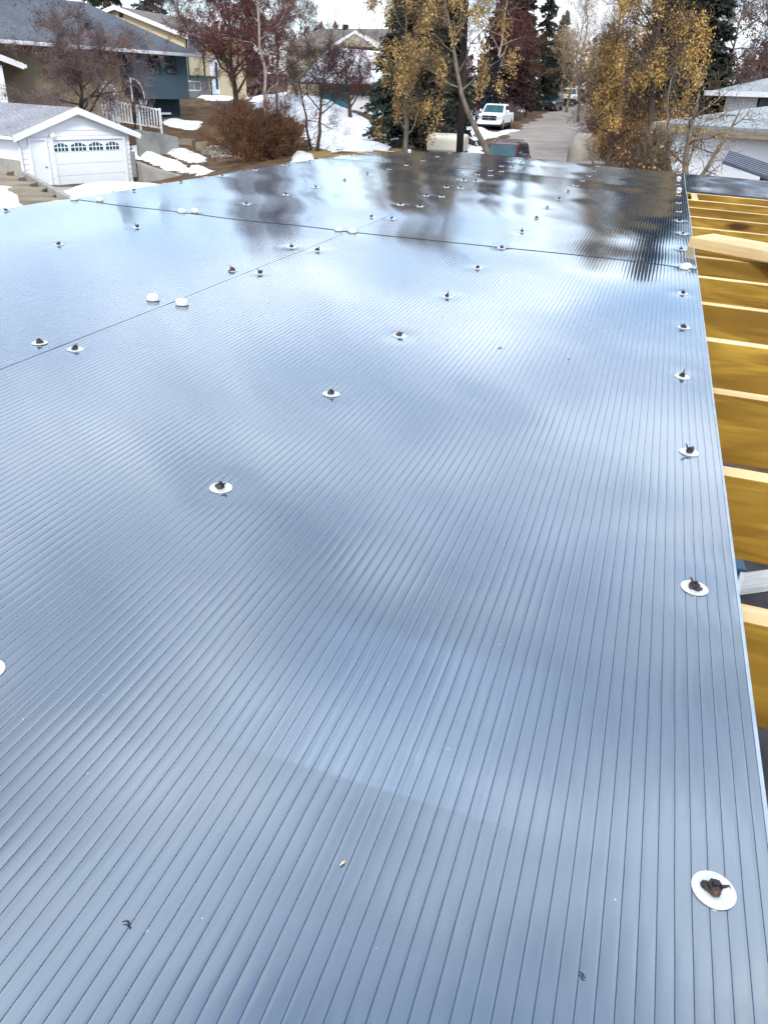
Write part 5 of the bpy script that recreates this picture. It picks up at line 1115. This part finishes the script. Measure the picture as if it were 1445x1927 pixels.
# left of centre: maroon crabapples, birches, brown shrub
b0 = gz(at(444, 192, 64)); tree('crabapple_tree', 'large maroon crabapple in front of the cream house', 'tree', b0, (b0[0] - 0.2, b0[1], b0[2] + 7.4), 0.24, 'bark', 'twig_maroon', 0.22, 3.9, 0.22, 18, 12, 0.5, 0.013, 101, 'leaf_rust', 0.10, 8, 0.2, 0.08)
b0 = gz(at(505, 235, 56)); tree('birch_tree', 'white-trunked birch left of the snow bank, front stem', 'tree', b0, (b0[0] - 0.8, b0[1], b0[2] + 11), 0.13, 'bark_pale', 'twig_maroon', 0.16, 3.0, -0.1, 14, 9, 0.55, 0.012, 102, 'leaf_rust', 0.10, 8, 0.2, 0.08)
b0 = gz(at(522, 225, 60)); tree('birch_tree', 'slim white-trunked birch behind the front birch stem', 'tree', b0, (b0[0] + 0.3, b0[1], b0[2] + 11.5), 0.11, 'bark_pale', 'twig_brown', 0.2, 2.8, -0.1, 13, 7, 0.55, 0.012, 103)
b0 = gz(at(597, 280, 43)); st = gz(at(586, 276, 43.5)); tree('crabapple_tree', 'small dark crabapple with forked trunk on the snow bank', 'tree', b0, at(612, 108, 43.5), 0.11, 'bark', 'twig_dark', 0.36, 2.2, 0.05, 11, 5, 0.40, 0.007, 104, None, 0, 0, 0, 0, None, 0.1, [(st, at(560, 135, 44))])
b0 = gz(at(660, 225, 60)); tree('crabapple_tree', 'maroon crabapple shading the teal house garage', 'tree', b0, at(650, 110, 61), 0.16, 'bark', 'twig_maroon', 0.2, 2.8, 0.15, 13, 8, 0.45, 0.010, 105)
b0 = gz(at(150, 200, 50)); tree('crabapple_tree', 'tangled mauve crabapple between the garage and the blue house', 'tree', (b0[0], b0[1], at(150, 195, 50)[2] - 1.5), at(150, 85, 50), 0.16, 'bark', 'twig_mauve', 0.10, 3.5, 0.18, 18, 11, 0.45, 0.011, 106, 'leaf_rust', 0.12, 8, 0.2, 0.07)
shrub('shrub', 'dense dark brown shrub on the bank left of the snow', gz(at(500, 302, 43)), 4.2, 2.9, 'twig_brown', 150, 26, 111, 0.40, 0.012, 'leaf_rust', 0.05)
shrub('shrub', 'small brown shrub on the bank above the steps', gz(at(455, 240, 60)), 2.6, 1.5, 'twig_brown', 60, 20, 112, 0.35, 0.012)
shrub('shrub', 'low tan shrub beside the white pickup', gz(at(958, 205, 80)), 2.2, 1.3, 'twig_mauve', 50, 20, 113, 0.35, 0.012)
conifer('spruce_tree', 'dark spruce looming behind the cream house gable', gz(at(205, 60, 100)), 16.0, 8.5, 'needles', 40, 260, 56, 0.05, 0.42)
conifer('spruce_tree', 'dark spruce behind the roof of the cream house', gz(at(285, 60, 104)), 15.0, 7.0, 'needles', 43, 240, 52, 0.05, 0.42)
b0 = gz(at(340, 60, 100)); tree('birch_tree', 'hazy bare tree behind the cream house roof', 'tree', b0, (b0[0], b0[1], b0[2] + 12), 0.18, 'bark_grey', 'twig_mauve', 0.2, 4.5, 0.0, 14, 8, 0.8, 0.016, 121)
b0 = gz(at(565, 70, 120)); tree('birch_tree', 'hazy bare tree beside the skyline house', 'tree', b0, (b0[0], b0[1], b0[2] + 11), 0.18, 'bark_grey', 'twig_mauve', 0.2, 4.0, 0.0, 14, 8, 0.8, 0.016, 122)
rg = np.random.default_rng(5)

# far wood closing the horizon
V_, F_ = [], []; off = 0
for i in range(90):
    x = rg.uniform(-150, 170); y = rg.uniform(135, 175); z = float(T(np.array(x), np.array(y))); h = rg.uniform(5, 10); w = rg.uniform(3, 6); n = 260
    C = np.stack([rg.normal(0, w / 2.6, n), rg.normal(0, w / 2.6, n), rg.uniform(0.05, 1, n) ** 0.8 * h], 1) + [x, y, z - 0.3]
    V, F = leaves_np(rg, C, 2, 0.3, 0.7, 2.0, 0.0); V_.append(V); F_.append(F + off); off += len(V)
o = mesh_np('distant_wood', np.concatenate(V_), np.concatenate(F_), 'twig_mauve'); stuff(o); o['label'] = 'brown mass of distant bare trees along the horizon'
